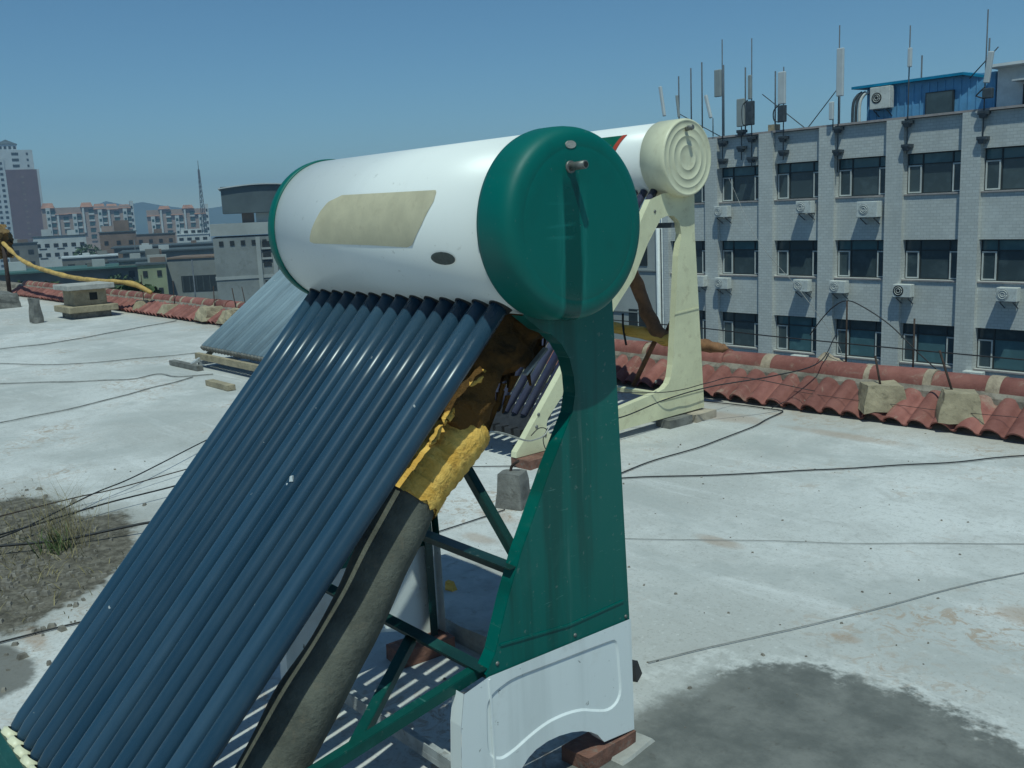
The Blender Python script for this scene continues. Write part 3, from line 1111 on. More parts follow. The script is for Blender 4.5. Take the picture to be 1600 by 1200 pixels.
# ------------------------------------------------------------------ insulated pipe
p = thing('insulated_pipe', 'thick drain pipe in a black foam sleeve and torn yellow tape below the nearest tank', 'pipe', (-1.97, .63, 0))
sl_pts = spline([(-1.98, .655, .0), (-1.975, .72, .11), (-1.962, .874, .299), (-1.958, 1.0, .45), (-1.955, 1.127, .60), (-1.952, 1.22, .735), (-1.950, 1.315, .87)], 8)
MB().tube(sl_pts, [.079 - .005 * k / (len(sl_pts) - 1) for k in range(len(sl_pts))], 32, wob=.012, ns=6).build('foam_sleeve', M['foam'], p)
yp = spline([(-1.95, 1.300, .85), (-1.95, 1.34, .888), (-1.95, 1.40, .935), (-1.955, 1.455, .972), (-1.965, 1.50, 1.00)], 9)
MB().tube(yp, [.0725 + .0016 * math.sin(i * 1.9) for i in range(len(yp))], 36, wob=.006, ns=12).build('tape_wrap', M['yellow'], p)

lip = MB()
d_ = Vector((0, .72, .69)).normalized()
u_ = Vector((1, 0, 0))
w_ = d_.cross(u_)
c0_ = Vector((-1.952, 1.315, .866))
ra, rb_ = [], []
for j_ in range(40):
    a_ = 2 * math.pi * j_ / 40
    q_ = u_ * math.cos(a_) + w_ * math.sin(a_)
    jag = .022 * noise.noise(Vector((j_ * .55, 3.1, 0))) + .012 * noise.noise(Vector((j_ * 1.7, 1.0, 2)))
    ra.append(c0_ + q_ * .0795 - d_ * (.022 + jag))
    rb_.append(c0_ + q_ * .0765 + d_ * .03)
lip.add(ra + rb_, [(k, (k + 1) % 40, 40 + (k + 1) % 40, 40 + k) for k in range(40)], True)
lip.build('torn_tape_edge', M['yellow'], p)


def ragged(c0, c1, r0, r1, seed, n=30, m=20, amp=.05, sq=1.0):
    c0, c1 = Vector(c0), Vector(c1)
    pts = [c0.lerp(c1, i / m) for i in range(m + 1)]
    mb = MB()
    mb.tube(pts, [r0 + (r1 - r0) * i / m for i in range(m + 1)], n, sq=sq)
    for i, v in enumerate(mb.v):
        q = v * 9 + Vector((seed, 0, 0))
        v += Vector((noise.noise(q), noise.noise(q + Vector((5, 2, 1))), noise.noise(q + Vector((1, 8, 3))))) * amp
        q = v * 28
        v += Vector((noise.noise(q), noise.noise(q + Vector((5, 2, 1))), noise.noise(q + Vector((1, 8, 3))))) * amp * .45
    return mb


felt = ragged((-1.985, 1.45, 1.0), (-2.03, 1.71, 1.30), .085, .115, 2.0)
fo = felt.build('felt_wrap', M['felt'], p)
# hanging tatters along its lower right edge
mb = MB()
for k in range(46):
    t = rnd.random()
    a = Vector((-1.96, 1.47, .95)).lerp(Vector((-1.99, 1.81, 1.22)), t) + Vector((rnd.uniform(-.05, .03), rnd.uniform(-.04, .03), rnd.uniform(-.02, .05)))
    L = rnd.uniform(.03, .10)
    dr = Vector((rnd.uniform(-.3, .3), rnd.uniform(-.5, .1), -1)).normalized()
    w = rnd.uniform(.006, .02)
    s = Vector((rnd.uniform(-1, 1), rnd.uniform(-1, 1), 0)).normalized() * w
    b = a + dr * L
    mb.add([a - s, a + s, b + s * .3, b - s * .3, a - s + Vector((.004, 0, 0)), a + s + Vector((.004, 0, 0)), b + s * .3 + Vector((.003, 0, 0)), b - s * .3 + Vector((.003, 0, 0))],
           [(0, 1, 2, 3), (7, 6, 5, 4), (0, 4, 5, 1), (1, 5, 6, 2), (2, 6, 7, 3), (3, 7, 4, 0)])
tag(mb.build('felt_tatters', M['felt'], p), kind='stuff')
ragged((-1.95, 1.60, 1.20), (-1.99, 1.80, 1.285), .05, .055, 6.0, amp=.04).build('felt_collar', M['felt'], p)
# crumpled yellow flaps between tubes and felt
for c0_, c1_, r_, sd in (((-1.925, 1.545, 1.150), (-1.925, 1.475, 1.115), .017, 1), ((-1.920, 1.475, 1.105), (-1.92, 1.435, 1.075), .011, 2), ((-1.92, 1.425, 1.075), (-1.92, 1.395, 1.035), .015, 3), ((-1.92, 1.39, 1.03), (-1.92, 1.345, .985), .012, 4)):
    fm = MB()
    fp = [Vector(c0_).lerp(Vector(c1_), k / 8) + Vector((.006 * noise.noise(Vector((k * .9, sd, 0))), 0, .012 * noise.noise(Vector((k * .8, sd, 4))))) for k in range(9)]
    fm.tube(fp, [r_ * q for q in (.2, .7, 1.0, .8, 1.1, .9, 1.0, .7, .2)], 12, sq=.5, wob=.3 * r_, ns=60)
    for v in fm.v:
        q = v * 70
        v += Vector((noise.noise(q), noise.noise(q + Vector((5, 2, 1))), noise.noise(q + Vector((1, 8, 3))))) * .005
    fm.build('foil_flap', M['yellow'], p)
mb = MB().bar((-1.90, 1.655, 1.125), (-1.90, 1.735, 1.185), .018, .006)
mb.build('metal_strip', M['galv'], p)

# ================================================================== CREAM HEATER
XC = -4.34
CY, CZ, CR = 5.262, 1.848, .256
c = thing('solar_water_heater', 'cream framed solar water heater behind the nearest one, its round cap embossed with rings', 'water heater', (-5.2, 4.6, 0))
XCL = XC - 1.75
MB().lathe([(0, CR - .02), (.001, CR - .006), (1.749, CR - .006), (1.75, CR - .02)], (XCL, CY, CZ), n=96).build('tank_shell', M['tank_white_b'], c)
cp = [(-.13, .253), (-.128, .259), (.03, .260), (.045, .2575), (.055, .252), (.057, .246), (.055, .240), (.0525, .236), (.0525, .204), (.0545, .201), (.0545, .198), (.0525, .195),
      (.0525, .150), (.055, .147), (.055, .142), (.0525, .139), (.0525, .088), (.055, .085), (.055, .081), (.053, .077), (.0535, .04), (.0535, .001)]
cp = [(a + .02 if a > 0 else a, r) for a, r in cp]
MB().lathe(cp, (XC, CY, CZ), n=96).build('end_cap', M['cream_cap'], c)
MB().lathe([(-a, r) for a, r in cp], (XCL, CY, CZ), n=64).build('end_cap', M['cream_cap'], c)
mb = MB().tube([(XC + .080, 5.242, 2.035), (XC + .135, 5.245, 2.045)], .016, 12).bar((XC + .105, 5.225, 2.05), (XC + .105, 5.27, 2.03), .012, .012)
mb.build('overflow_nozzle', M['steel'], c)
# green and red label
lb = [(-5.55, 134.6), (-4.650, 134.6), (-4.712, 166.5), (-5.60, 166.5)]
lo_ = on_tank(lb, .0, (XC, CY, CZ), CR - .004)
lab = lo_.build('tank_label', M['tank_label_green'], c)
l2 = [(-4.690, 134.6), (-4.648, 134.6), (-4.712, 166.6), (-4.755, 166.6)]
on_tank(l2, .002, (XC, CY, CZ), CR - .004).build('label_border', M['tank_label_red'], lab)
l3 = [(-4.92, 152), (-4.76, 152), (-4.79, 161), (-4.95, 161)]
on_tank(l3, .002, (XC, CY, CZ), CR - .004).build('label_emblem', M['tank_label_red'], lab)
# cream side panel with sloping front leg, base and rear leg
outer = [(3.684, .060), (3.69, .095), (3.75, .155), (4.131, .581), (4.50, .90), (4.762, 1.16), (4.858, 1.44), (4.958, 1.581), (5.10, 1.62), (5.42, 1.60), (5.42, 1.349), (5.51, .070), (4.608, .062)]
inner = [(5.061, 1.45), (4.925, 1.29), (4.782, 1.07), (4.50, .80), (4.175, .465), (3.96, .262), (3.945, .225), (3.945, .19), (3.971, .158), (4.031, .140), (4.30, .165), (4.601, .213), (5.00, .262), (5.072, .278), (5.115, .305), (5.14, .345),
         (5.162, .433), (5.20, .80), (5.237, 1.187), (5.275, 1.337), (5.255, 1.42), (5.20, 1.462), (5.13, 1.468)]


def ring_panel(x, sgn):
    """flat sheet with an opening, plus folded edges"""
    bm = bmesh.new()
    vo = [bm.verts.new((x, *q)) for q in outer]
    vi = [bm.verts.new((x, *q)) for q in inner]
    es = [bm.edges.new((vo[i], vo[(i + 1) % len(vo)])) for i in range(len(vo))]
    es += [bm.edges.new((vi[i], vi[(i + 1) % len(vi)])) for i in range(len(vi))]
    bmesh.ops.triangle_fill(bm, edges=es, use_beauty=True, normal=(1, 0, 0))
    bm.verts.index_update()
    mb = MB()
    vv = [v.co.copy() for v in bm.verts]
    fs = [[v.index for v in f.verts] for f in bm.faces]
    bm.free()
    mb.add(vv, fs)
    mb.add([v + Vector((-.003 * sgn, 0, 0)) for v in vv], [f[::-1] for f in fs])
    fl = -.05 * sgn
    for pl_ in (outer, inner):
        for i in range(len(pl_)):
            a, b = pl_[i], pl_[(i + 1) % len(pl_)]
            if pl_ is outer and i in (7, 8):
                continue
            mb.add([(x, *a), (x, *b), (x + fl, *b), (x + fl, *a)], [(0, 1, 2, 3)])
    return mb


pc = ring_panel(XC, 1).build('side_panel', M['cream'], c)
ring_panel(XCL + .02, -1).build('side_panel', M['cream'], c)
for q0, q1 in (((5.02, .20), (5.495, .205)), ((5.19, .79), (5.452, .805))):
    MB().bar((XC + .003, *q0), (XC + .003, *q1), .004, .011).build('crease', M['cream'], c)
for yy, zz in ((3.86, .225), (3.93, .16), (3.88, .30), (4.3, .12), (4.98, .34), (5.0, 1.50)):
    MB().lathe([(0, .012), (.004, .011), (.006, .001)], (XC, yy, zz), n=10).build('screw', M['steel'], c)
# tubes
cd = Vector((0, 3.80 - 5.12, .17 - 1.70)).normalized()
cn = Vector((0, cd.z, -cd.y))
src = None
for i in range(18):
    xx = XC - .10 - i * .089
    a = Vector((xx, CY, CZ)) + cn * -.0
    off = Vector((0, -.02, -.06))
    q0 = a + off + cd * .20
    q1 = a + off + cd * 2.02
    MB().tube([q0, q1], .0265, 14).build('vacuum_tube', M['tube_cream'], c)
# dark stepped rail at the tube feet
e = Vector((XC, CY, CZ)) + Vector((0, -.02, -.06)) + cd * 2.05
mb = MB()
mb.bar((XC - .02, e.y + .02, e.z - .02), (XCL + .05, e.y + .02, e.z - .02), .20, .05, cn)
mb.build('bottom_rail', M['dark_plate'], c)
src = None
for i in range(18):
    xx = XC - .10 - i * .089
    loc = Vector((xx, e.y - .09, e.z - .055))
    if src is None:
        src = MB().box((0, 0, 0), (.06, .06, .05)).build('tube_cup', M['dark_plate'], c, local=True)
        src.location = loc - c.location
    else:
        inst(src, 'tube_cup', c, loc - c.location)
mb = MB()
mb.bar((XC - .01, 5.20, 1.40), (XCL + .02, 5.20, 1.40), .03, .035)
mb.build('cross_bar', M['pole'], c)
mb = MB()
mb.bar((XC - .02, 5.1, .22), (XCL + .02, 5.1, .22), .05, .03)
mb.build('cross_bar', M['cream'], c)
brick('pale brick lying under the rear foot of the cream heater', (XC + .02, 5.43, 0), (.12, .24, .055), .05, 'brick_buff')
brick('dark brick beside the pale one under the cream heater base', (XC + .0, 5.17, 0), (.13, .24, .058), .0, 'concrete_dark')
brick('reddish brick under the front foot of the cream heater', (XC + .02, 3.84, 0), (.16, .30, .055), .08, 'brick_red')
brick('grey brick under the far front foot of the cream heater', (XCL + .0, 3.84, 0), (.16, .24, .055), .0, 'concrete_dark')
brick('grey brick under the far rear foot of the cream heater', (XCL + .0, 5.40, 0), (.16, .24, .060), .0, 'concrete_dark')

# ================================================================== GREY COLLECTOR FURTHER BACK
g = thing('solar_water_heater', 'pale grey blue tube collector with a beige bottom rail standing far behind the nearest heater', 'water heater', (-9.3, 4.8, 0))
gd = Vector((0, 1.03, .76)).normalized()
gn_ = Vector((0, -gd.z, gd.y))
g0 = Vector((0, 4.20, .15))
for i in range(20):
    xx = -10.16 + i * .076
    a = Vector((xx, 0, 0)) + g0 + gn_ * .05
    MB().tube([a + gd * .04, a + gd * 1.62], .0375, 12).build('vacuum_tube', M['tube_far'], g)
    MB().tube([a + gd * .015, a + gd * .06], .034, 8).build('tube_cup', M['concrete_dark'], g)
mb = MB()
mb.bar((-10.27, 4.16, .12), (-8.55, 4.16, .12), .05, .065)
mb.build('bottom_rail', M['concrete'], g)
mb = MB()
for xx in (-10.15, -8.62):
    mb2 = MB().bar((xx, 4.18, .12), (xx, 4.02, .03), .05, .03)
    mb2.build('foot', M['galv'], g)
    MB().bar((xx, 4.2, .10), (xx, 5.55, 1.15), .05, .04).build('side_rail', M['concrete'], g)
    MB().bar((xx, 5.72, .0), (xx, 5.62, 1.2), .05, .05).build('rear_leg', M['concrete'], g)
    MB().bar((xx, 4.12, .05), (xx, 5.75, .05), .05, .04).build('base_bar', M['galv'], g)
MB().lathe([(0, .01), (.001, .19), (1.56, .19), (1.561, .01)], (-10.0, 5.75, 1.27), n=48).build('tank_shell', M['tank_white_b'], g)
solo('timber_batten', MB().bar((-10.65, 4.02, .03), (-9.9, 4.03, .03), .07, .05), M['concrete_dark'], 'grey batten lying on the roof under the foot of the pale grey collector', 'batten')
solo('timber_batten', MB().bar((-8.95, 3.72, .03), (-8.45, 3.72, .03), .08, .05), M['concrete'], 'short tan batten on the roof in front of the pale grey collector', 'batten')

# ================================================================== ROOF FURNITURE
t = thing('vent_chimney', 'squat concrete vent stub with a flat overhanging cap and one square hole', 'chimney', (-18.0, 5.41, 0))
ROTV = -.25


def rbox(c_, s_):
    return MB().box((0, 0, 0), s_), c_


def vbox(name, x0, x1, y0, y1, z0, z1, m, ev=.01):
    mb = MB().box(((x0 + x1) / 2, (y0 + y1) / 2, (z0 + z1) / 2), (x1 - x0, y1 - y0, z1 - z0))
    return mb.build(name, M[m], t, bevel=ev)


vbox('cap_slab', -18.40, -17.55, 4.95, 5.75, .50, .59, 'concrete_pale')
vbox('upper_shaft', -18.28, -17.67, 5.07, 5.63, .22, .50, 'concrete')
vbox('ledge', -18.42, -17.53, 4.93, 5.77, .11, .22, 'concrete')
vbox('base_shaft', -18.32, -17.63, 5.03, 5.67, -.02, .11, 'concrete_dark')
vbox('vent_hole', -17.676, -17.664, 5.34, 5.47, .31, .44, 'void', 0)
solo('stub_post', lump((-17.72, 4.44, 0), (.17, .15, .42), .3, .8, 3, .03), M['concrete_dark'], 'short dark leaning concrete post standing on the white roof left of the vent stub', 'post')
solo('concrete_block', lump((-22.6, 4.75, 0), (1.6, .9, .30), 0, .97, 5, .05), M['concrete_dark'], 'long grey concrete curb block on the roof at the far end of the tiles', 'concrete block')
t = thing('rod_block', 'small grey concrete block with a bent rod stub, alone on the white roof', 'concrete block', (-3.77, 3.17, 0))
lump((-3.77, 3.17, 0), (.155, .14, .185), .45, .80, 7, .012).build('block', M['concrete_dark'], t)
MB().tube(spline([(-3.79, 3.17, .17), (-3.785, 3.18, .215), (-3.74, 3.19, .25)], 4), .008, 6).build('rod_stub', M['rust'], t)

# yellow hose with a large wrapped end, behind the chimney
t = thing('insulated_hose', 'yellow wrapped hose sagging from a brown insulated lump towards the vent stub', 'hose', (-22, 5.9, 0))
hp = spline([(-25.6, 5.9, 1.30), (-24.85, 5.9, 1.08), (-24.1, 5.9, .90), (-22.79, 5.9, .74), (-20.57, 5.9, .60), (-18.63, 5.9, .57), (-17.9, 5.95, .57), (-17.5, 6.1, .52), (-17.3, 6.3, .36)], 8)
MB().tube(hp, [.044] * (len(hp) - 5) + [.042, .040, .038, .036, .032], 12, wob=.02, ns=3).build('hose_wrap', M['hose_yellow'], t)
ragged((-26.0, 5.9, 1.05), (-25.75, 5.9, 1.6), .27, .24, 3, amp=.14).build('felt_lump', M['pale_foam'], t)
MB().tube([(-25.6, 5.9, .0), (-25.55, 5.9, 1.2)], .05, 8).build('support_post', M['rust'], t)

# yellow pipe on the parapet behind the cream heater, with a brown riser
t = thing('wrapped_pipe', 'yellow foam wrapped pipe running low along the parapet behind the cream heater', 'pipe', (-5, 5.8, 0))
yp = spline([(-6.6, 5.8, .63), (-5.9, 5.8, .58), (-5.57, 5.8, .56), (-5.31, 5.8, .535), (-5.07, 5.8, .51), (-4.94, 5.8, .49), (-4.72, 5.82, .47)], 6)
MB().tube(yp, .046, 14, wob=.015, ns=9).build('foam_wrap', M['yellow'], t)
yp = spline([(-4.74, 5.82, .472), (-4.6, 5.85, .462), (-4.48, 5.87, .455), (-4.40, 5.88, .45)], 5)
MB().tube(yp, [.052, .055, .055, .055, .05, .05, .05, .045, .04, .04, .036, .03, .03, .02, .012, .008][:len(yp)], 12, wob=.02, ns=14).build('torn_end', M['brown_pipe'], t)
MB().tube(spline([(-5.32, 5.72, 1.55), (-5.31, 5.75, 1.25), (-5.27, 5.78, 1.02), (-5.19, 5.8, .82), (-5.07, 5.8, .60), (-4.95, 5.8, .50)], 6), .055, 14, wob=.02, ns=10).build('riser', M['brown_pipe'], t)
mb = MB().tube(spline([(-5.36, 5.76, .68), (-5.35, 5.75, .56), (-5.33, 5.76, .42)], 4), .009, 6)
solo('wire_hanger', mb, M['cable'], 'short dark wire looped over the yellow pipe behind the cream heater', 'wire')
for (a, b, lb_) in (((-5.02, 5.82, .55), (-5.30, 5.80, .08), 'thin brown stick propped against the yellow pipe behind the cream heater, leaning left'), ((-4.96, 5.84, .55), (-4.78, 5.88, .90), 'short brown stick standing up from the yellow pipe joint beside the cream rear leg')):
    solo('prop_stick', MB().tube([a, b], .020, 6), M['brown_pipe'], lb_, 'stick')

# grass tuft, weeds and rubble on the soil drift


def blades(n, cx, cy, sx_, sy_, h0, h1, wid, lean):
    mb = MB()
    for k in range(n):
        a = rnd.gauss(0, 1) * sx_
        b_ = rnd.gauss(0, 1) * sy_
        p0 = Vector((cx + a, cy + b_, 0))
        hh = rnd.uniform(h0, h1)
        dr = Vector((rnd.uniform(-1, 1), rnd.uniform(-1, 1), 0)) * lean * hh
        s = Vector((rnd.uniform(-1, 1), rnd.uniform(-1, 1), 0)).normalized() * wid
        p1 = p0 + dr * .35 + Vector((0, 0, hh * .6))
        p2 = p0 + dr + Vector((0, 0, hh))
        t_ = Vector((s.y, -s.x, 0)) * .5
        mb.add([p0 - s, p0 + s, p0 + t_, p1 - s * .8, p1 + s * .8, p1 + t_ * .8, p2], [(0, 1, 4, 3), (1, 2, 5, 4), (2, 0, 3, 5), (3, 4, 6), (4, 5, 6), (5, 3, 6)])
    return mb


solo('dry_grass_tuft', blades(120, -5.02, 1.26, .09, .07, .08, .30, .0016, .8), M['grass_dry'], 'tuft of tall dry grass growing in the soil drift left of the blue tubes', 'grass', kind=None) if False else None
o = blades(120, -5.02, 1.26, .10, .07, .08, .38, .0013, .8).build('dry_grass_tuft', M['grass_dry'])
tag(o, 'tuft of tall dry grass growing in the soil drift left of the blue tubes', 'grass')
o = blades(60, -4.93, 1.19, .05, .04, .04, .13, .003, .9).build('weed_clump', M['grass_green'])
tag(o, 'low green weed clump at the foot of the dry grass tuft on the soil drift', 'weed')
o = blades(500, -5.15, 1.06, .52, .16, .01, .06, .002, 1.4).build('ground_weeds', M['grass_dry'])
tag(o, kind='stuff')
mb = MB()
for k in range(600):
    a, b_ = rnd.gauss(0, .55), rnd.gauss(0, .2)
    s = rnd.choice((.006, .008, .012, .018, .025)) * rnd.uniform(.6, 1.2)
    mb.box((-5.0 + a, 1.03 + b_ - a * .2, s * .25), (s * 1.5, s, s * .8), Matrix.Rotation(rnd.uniform(0, 3), 3, 'Z'), top=.6)
tag(mb.build('rubble', M['stone']), kind='stuff')
mb = MB()
for k in range(500):
    x_, y_ = rnd.uniform(-6.5, .5), rnd.uniform(1.2, 6.0)
    s = rnd.choice((.004, .005, .007, .010)) * rnd.uniform(.6, 1.2)
    mb.box((x_, y_, s * .25), (s * 1.5, s, s * .7), Matrix.Rotation(rnd.uniform(0, 3), 3, 'Z'), top=.6)
tag(mb.build('grit', M['stone']), kind='stuff')


# ------------------------------------------------------------------ cables
def cable(label, pts, r=.006, m='cable', z=None, n=8, wig=.0):
    P = [Vector((q[0], q[1], q[2] if len(q) > 2 else (z if z is not None else r + .003))) for q in pts]
    sp = spline(P, n)
    if wig:
        sp = [q + Vector((noise.noise(q * 2.2), noise.noise(q * 2.2 + Vector((9, 3, 0))), 0)) * wig for q in sp]
    solo('cable', MB().tube(sp, r * .62, 6), M[m], label, 'cable', 'cables lying and hanging over the roof')


cable('thin grey cable farthest away on the white roof, running towards the vent stub', [(-14.08, 2.44), (-14.21, 3.07), (-14.2, 3.77), (-14.7, 4.7), (-15.35, 5.93)], .012, 'cable_grey', wig=.05)
cable('thin grey cable on the roof ending at the foot of the pale grey collector', [(-13.08, 2.38), (-12.61, 2.7), (-11.8, 3.19), (-11.43, 3.99), (-11.27, 4.56)], .010, 'cable_grey', wig=.05)
cable('wavy grey cable on the roof just in front of the pale grey collector', [(-11.24, 2.02), (-10.94, 2.32), (-10.18, 3.04), (-9.97, 3.37), (-10.05, 3.63), (-9.67, 3.71), (-9.5, 4.0)], .010, 'cable_grey', wig=.04)
cable('grey cable lying across the middle of the left roof beyond the soil drift', [(-8.64, 1.3), (-8.67, 1.8), (-8.75, 2.14), (-8.84, 2.44), (-9.04, 2.89), (-9.51, 3.78)], .009, 'cable_grey', wig=.04)
cable('short dark cable on the roof nearest the bottom left corner', [(-4.0, .35), (-3.98, .54), (-3.95, .71), (-3.91, .97), (-3.85, 1.3)], .006, 'cable', wig=.01)
cable('upper black cable strung over the dry grass tuft and behind the blue tubes', [(-5.0, .55, .08), (-5.14, .82, .07), (-5.23, 1.01, .06), (-5.27, 1.19, .06), (-5.37, 1.57, .06), (-5.41, 1.95, .06), (-5.51, 2.24, .05), (-5.7, 2.7, .02)], .0075)
cable('black cable rising steeply across the roof from the grass tuft to the blue tubes', [(-5.15, .8, .05), (-5.19, 1.02, .06), (-5.31, 1.2, .06), (-5.63, 1.59, .06), (-5.82, 1.89, .06), (-6.36, 2.54, .06), (-6.66, 2.9, .05), (-7.2, 3.5, .01)], .0065)
cable('thin brown cable above the dry grass tuft', [(-5.5, .6, .05), (-5.55, .9, .06), (-5.58, 1.09, .06), (-5.63, 1.49, .06), (-5.67, 1.72, .05), (-5.85, 2.23, .03), (-5.91, 2.46, .02), (-6.1, 3.0, .01)], .0055, 'rust')
cable('thick black cable lying over the soil drift', [(-5.3, .4, .05), (-5.12, .84, .05), (-5.07, .97, .05), (-4.96, 1.21, .04), (-4.94, 1.32, .04), (-4.84, 1.6, .06), (-4.78, 1.8, .05), (-4.7, 2.1, .01)], .011)
cable('long dark cable crossing the open white roof to the right of the green panel', [(-3.9, 3.4), (-3.7, 3.88), (-3.17, 4.48), (-2.6, 5.2), (-2.21, 5.77), (-1.95, 6.1)], .0065, 'cable', wig=.03)
cable('looping dark cable on the white roof that turns back towards the cream heater', [(-4.66, 5.91), (-4.35, 5.96), (-4.17, 5.98), (-4.0, 5.98), (-3.955, 5.90), (-3.90, 5.65), (-3.84, 5.36), (-3.80, 4.79), (-3.79, 4.31), (-3.75, 3.93)], .0065, 'cable', wig=.02)
cable('thin wire on the white roof starting at the edge of the dark patch', [(-2.07, 2.3), (-2.01, 2.47), (-1.88, 2.84), (-1.79, 3.11), (-1.5, 3.97), (-1.30, 4.5)], .0035, 'cable_grey', wig=.02)
cable('very thin pale wire straight across the white roof on the right', [(-3.02, 3.15), (-2.25, 3.77), (-1.43, 4.48)], .0026, 'cable_grey', wig=.02)
cable('dark wire curving to the small block with the rod stub', [(-3.72, 2.45), (-3.72, 2.65), (-3.73, 2.93), (-3.74, 3.08)], .005, 'cable')
cable('dark wire lying behind the small block with the rod stub', [(-4.59, 3.47), (-4.37, 3.67), (-4.22, 3.8), (-4.0, 4.05)], .005, 'cable')
cable('pale cable slung past the front foot of the cream heater', [(-2.02, 1.50, .93), (-2.6, 2.1, .78), (-3.4, 2.95, .46), (-3.9, 3.45, .29), (-4.15, 3.75, .22), (-4.28, 3.95, .24), (-4.30, 4.2, .27)], .007, 'cable_white')
cable('black cable slung in front of the cream base and up to the parapet ridge', [(-4.3, 4.2, .20), (-4.28, 4.55, .17), (-4.27, 5.0, .22), (-4.15, 5.35, .27), (-3.95, 5.8, .30), (-3.9, 6.30, .33), (-4.0, 6.7, .48)], .007)
cable('thin black cable tied across the cream rear leg', [(-4.6, 4.7, .28), (-4.32, 4.95, .27), (-4.29, 5.2, .255), (-4.29, 5.5, .26), (-4.3, 5.9, .24), (-3.8, 6.1, .16)], .005)
cable('black cable strung low above the whole parapet ridge', [(-6.5, 6.5, .50), (-5.2, 6.5, .49), (-4.5, 6.5, .47), (-3.79, 6.5, .46), (-3.33, 6.5, .455), (-2.4, 6.5, .45), (-1.2, 6.5, .45), (1.5, 6.5, .5)], .008)
cable('bowed wire arching over the top of the upright rod behind the ridge', [(-4.1, 6.5, .50), (-4.0, 6.5, .63), (-3.9, 6.5, .73), (-3.79, 6.5, .78), (-3.66, 6.5, .74), (-3.45, 6.5, .62), (-3.25, 6.5, .45), (-3.1, 6.5, .33)], .007)
cable('thin wire sagging from the cream heater down to the parapet near its mortar lump', [(-5.6, 7.5, 1.75), (-5.0, 7.1, 1.20), (-4.45, 6.9, .80), (-4.0, 6.7, .45), (-3.8, 6.5, .28)], .004, 'cable_grey')
cable('wire dropping over the tiles right of the cream leg', [(-3.95, 6.5, .35), (-3.93, 6.38, .23), (-3.97, 6.22, .16), (-3.99, 6.1, .09), (-4.1, 6.0, .01)], .005)
cable('thin wire strung across both anchor blocks just above the tiles', [(-4.0, 6.14, .13), (-3.6, 6.13, .125), (-3.2, 6.13, .13), (-2.9, 6.13, .13), (-2.4, 6.13, .15)], .003)
cable('short black wire looped at the front foot of the cream heater', [(-4.27, 3.75, .20), (-4.25, 3.80, .24), (-4.25, 3.86, .22), (-4.25, 3.83, .16), (-4.22, 3.85, .08), (-4.1, 3.95, .01), (-3.95, 4.0, .008)], .005)

# ================================================================== OFFICE BUILDING
FY = 36.0
_before = set(COL.objects)
b = thing('office_building', 'long pale brick office block with rows of dark windows and square pilasters across the street', 'building', (-22, FY, -19))
P0, PITCH, WW = -27.36, 2.905, 2.20
rows = [(4.51, 3.00), (1.27, -.25), (-1.97, -3.51), (-5.21, -6.75), (-8.45, -9.99)]
k0, k1 = -1, 7
XLFT, XRGT = P0 + k0 * PITCH - .30, P0 + k1 * PITCH
TOP = 5.80
wall = MB()
wall.box(((XLFT + XRGT) / 2, FY + 6.35, (TOP - 19) / 2 - .15), (XRGT - XLFT, 12.0, TOP + 19 - .3))
wall.build('body', M['void'], b)
# piers and spandrels as brick geometry
pr = MB()
for k in range(k0, k1 + 1):
    xa = P0 + k * PITCH - (PITCH - WW) - (0 if k > k0 else -.40)
    xb = P0 + k * PITCH
    if k == k1:
        xb = xa + .7
    pr.box(((xa + xb) / 2, FY + .07, (TOP - 19) / 2), (xb - xa, .56, TOP + 19))
    pr.build('pier', M['facade'], b)
    pr = MB()
sp = MB()
for k in range(k0, k1):
    xa = P0 + k * PITCH
    zs = [TOP - .02] + [z for r in rows for z in r] + [-19]
    for a, q in zip(zs[0::2], zs[1::2]):
        MB().box((xa + WW / 2, FY + .13, (a + q) / 2), (WW, .34, a - q)).build('spandrel', M['facade'], b)
cop = MB()
cop.box(((XLFT + XRGT) / 2, FY + .10, TOP + .04), (XRGT - XLFT + .1, .62, .08))
cop.build('coping', M['sill'], b)
flat = MB().box(((XLFT + XRGT) / 2, FY + 6.6, TOP - .55), (XRGT - XLFT, 12, .1))
flat.build('flat_roof', M['dark_roof'], b)

# one window with all its pieces, then copies
bl = Vector(b.location)


def make_window(x, zt, zb, style):
    """style: centre pane material, transom material"""
    H_ = zt - zb
    y = FY + .20
    w = MB()
    fr = .045
    w.box((x + WW / 2, y, zt - fr / 2), (WW, .07, fr))
    w.box((x + WW / 2, y, zb + fr / 2), (WW, .07, fr))
    for xx in (x + fr / 2, x + WW - fr / 2, x + .60, x + WW - .46):
        w.box((xx, y, (zt + zb) / 2), (fr, .07, H_ - 2 * fr))
    w.box((x + WW / 2, y + .003, zt - H_ * .27), (WW - 2 * fr, .055, .04))
    win = w.build('window', M['frame_dark'], b)
    t = MB()
    t.box((x + WW / 2, y + .01, zt - H_ * .135), (WW - .02, .012, H_ * .27 - .02))
    t.build('transom_pane', M[style[1]], win)
    t = MB()
    t.box((x + .60 + (WW - 1.06) / 2, y + .012, zb + H_ * .365), (WW - 1.06, .012, H_ * .73 - .02))
    t.build('pane', M[style[0]], win)
    return win


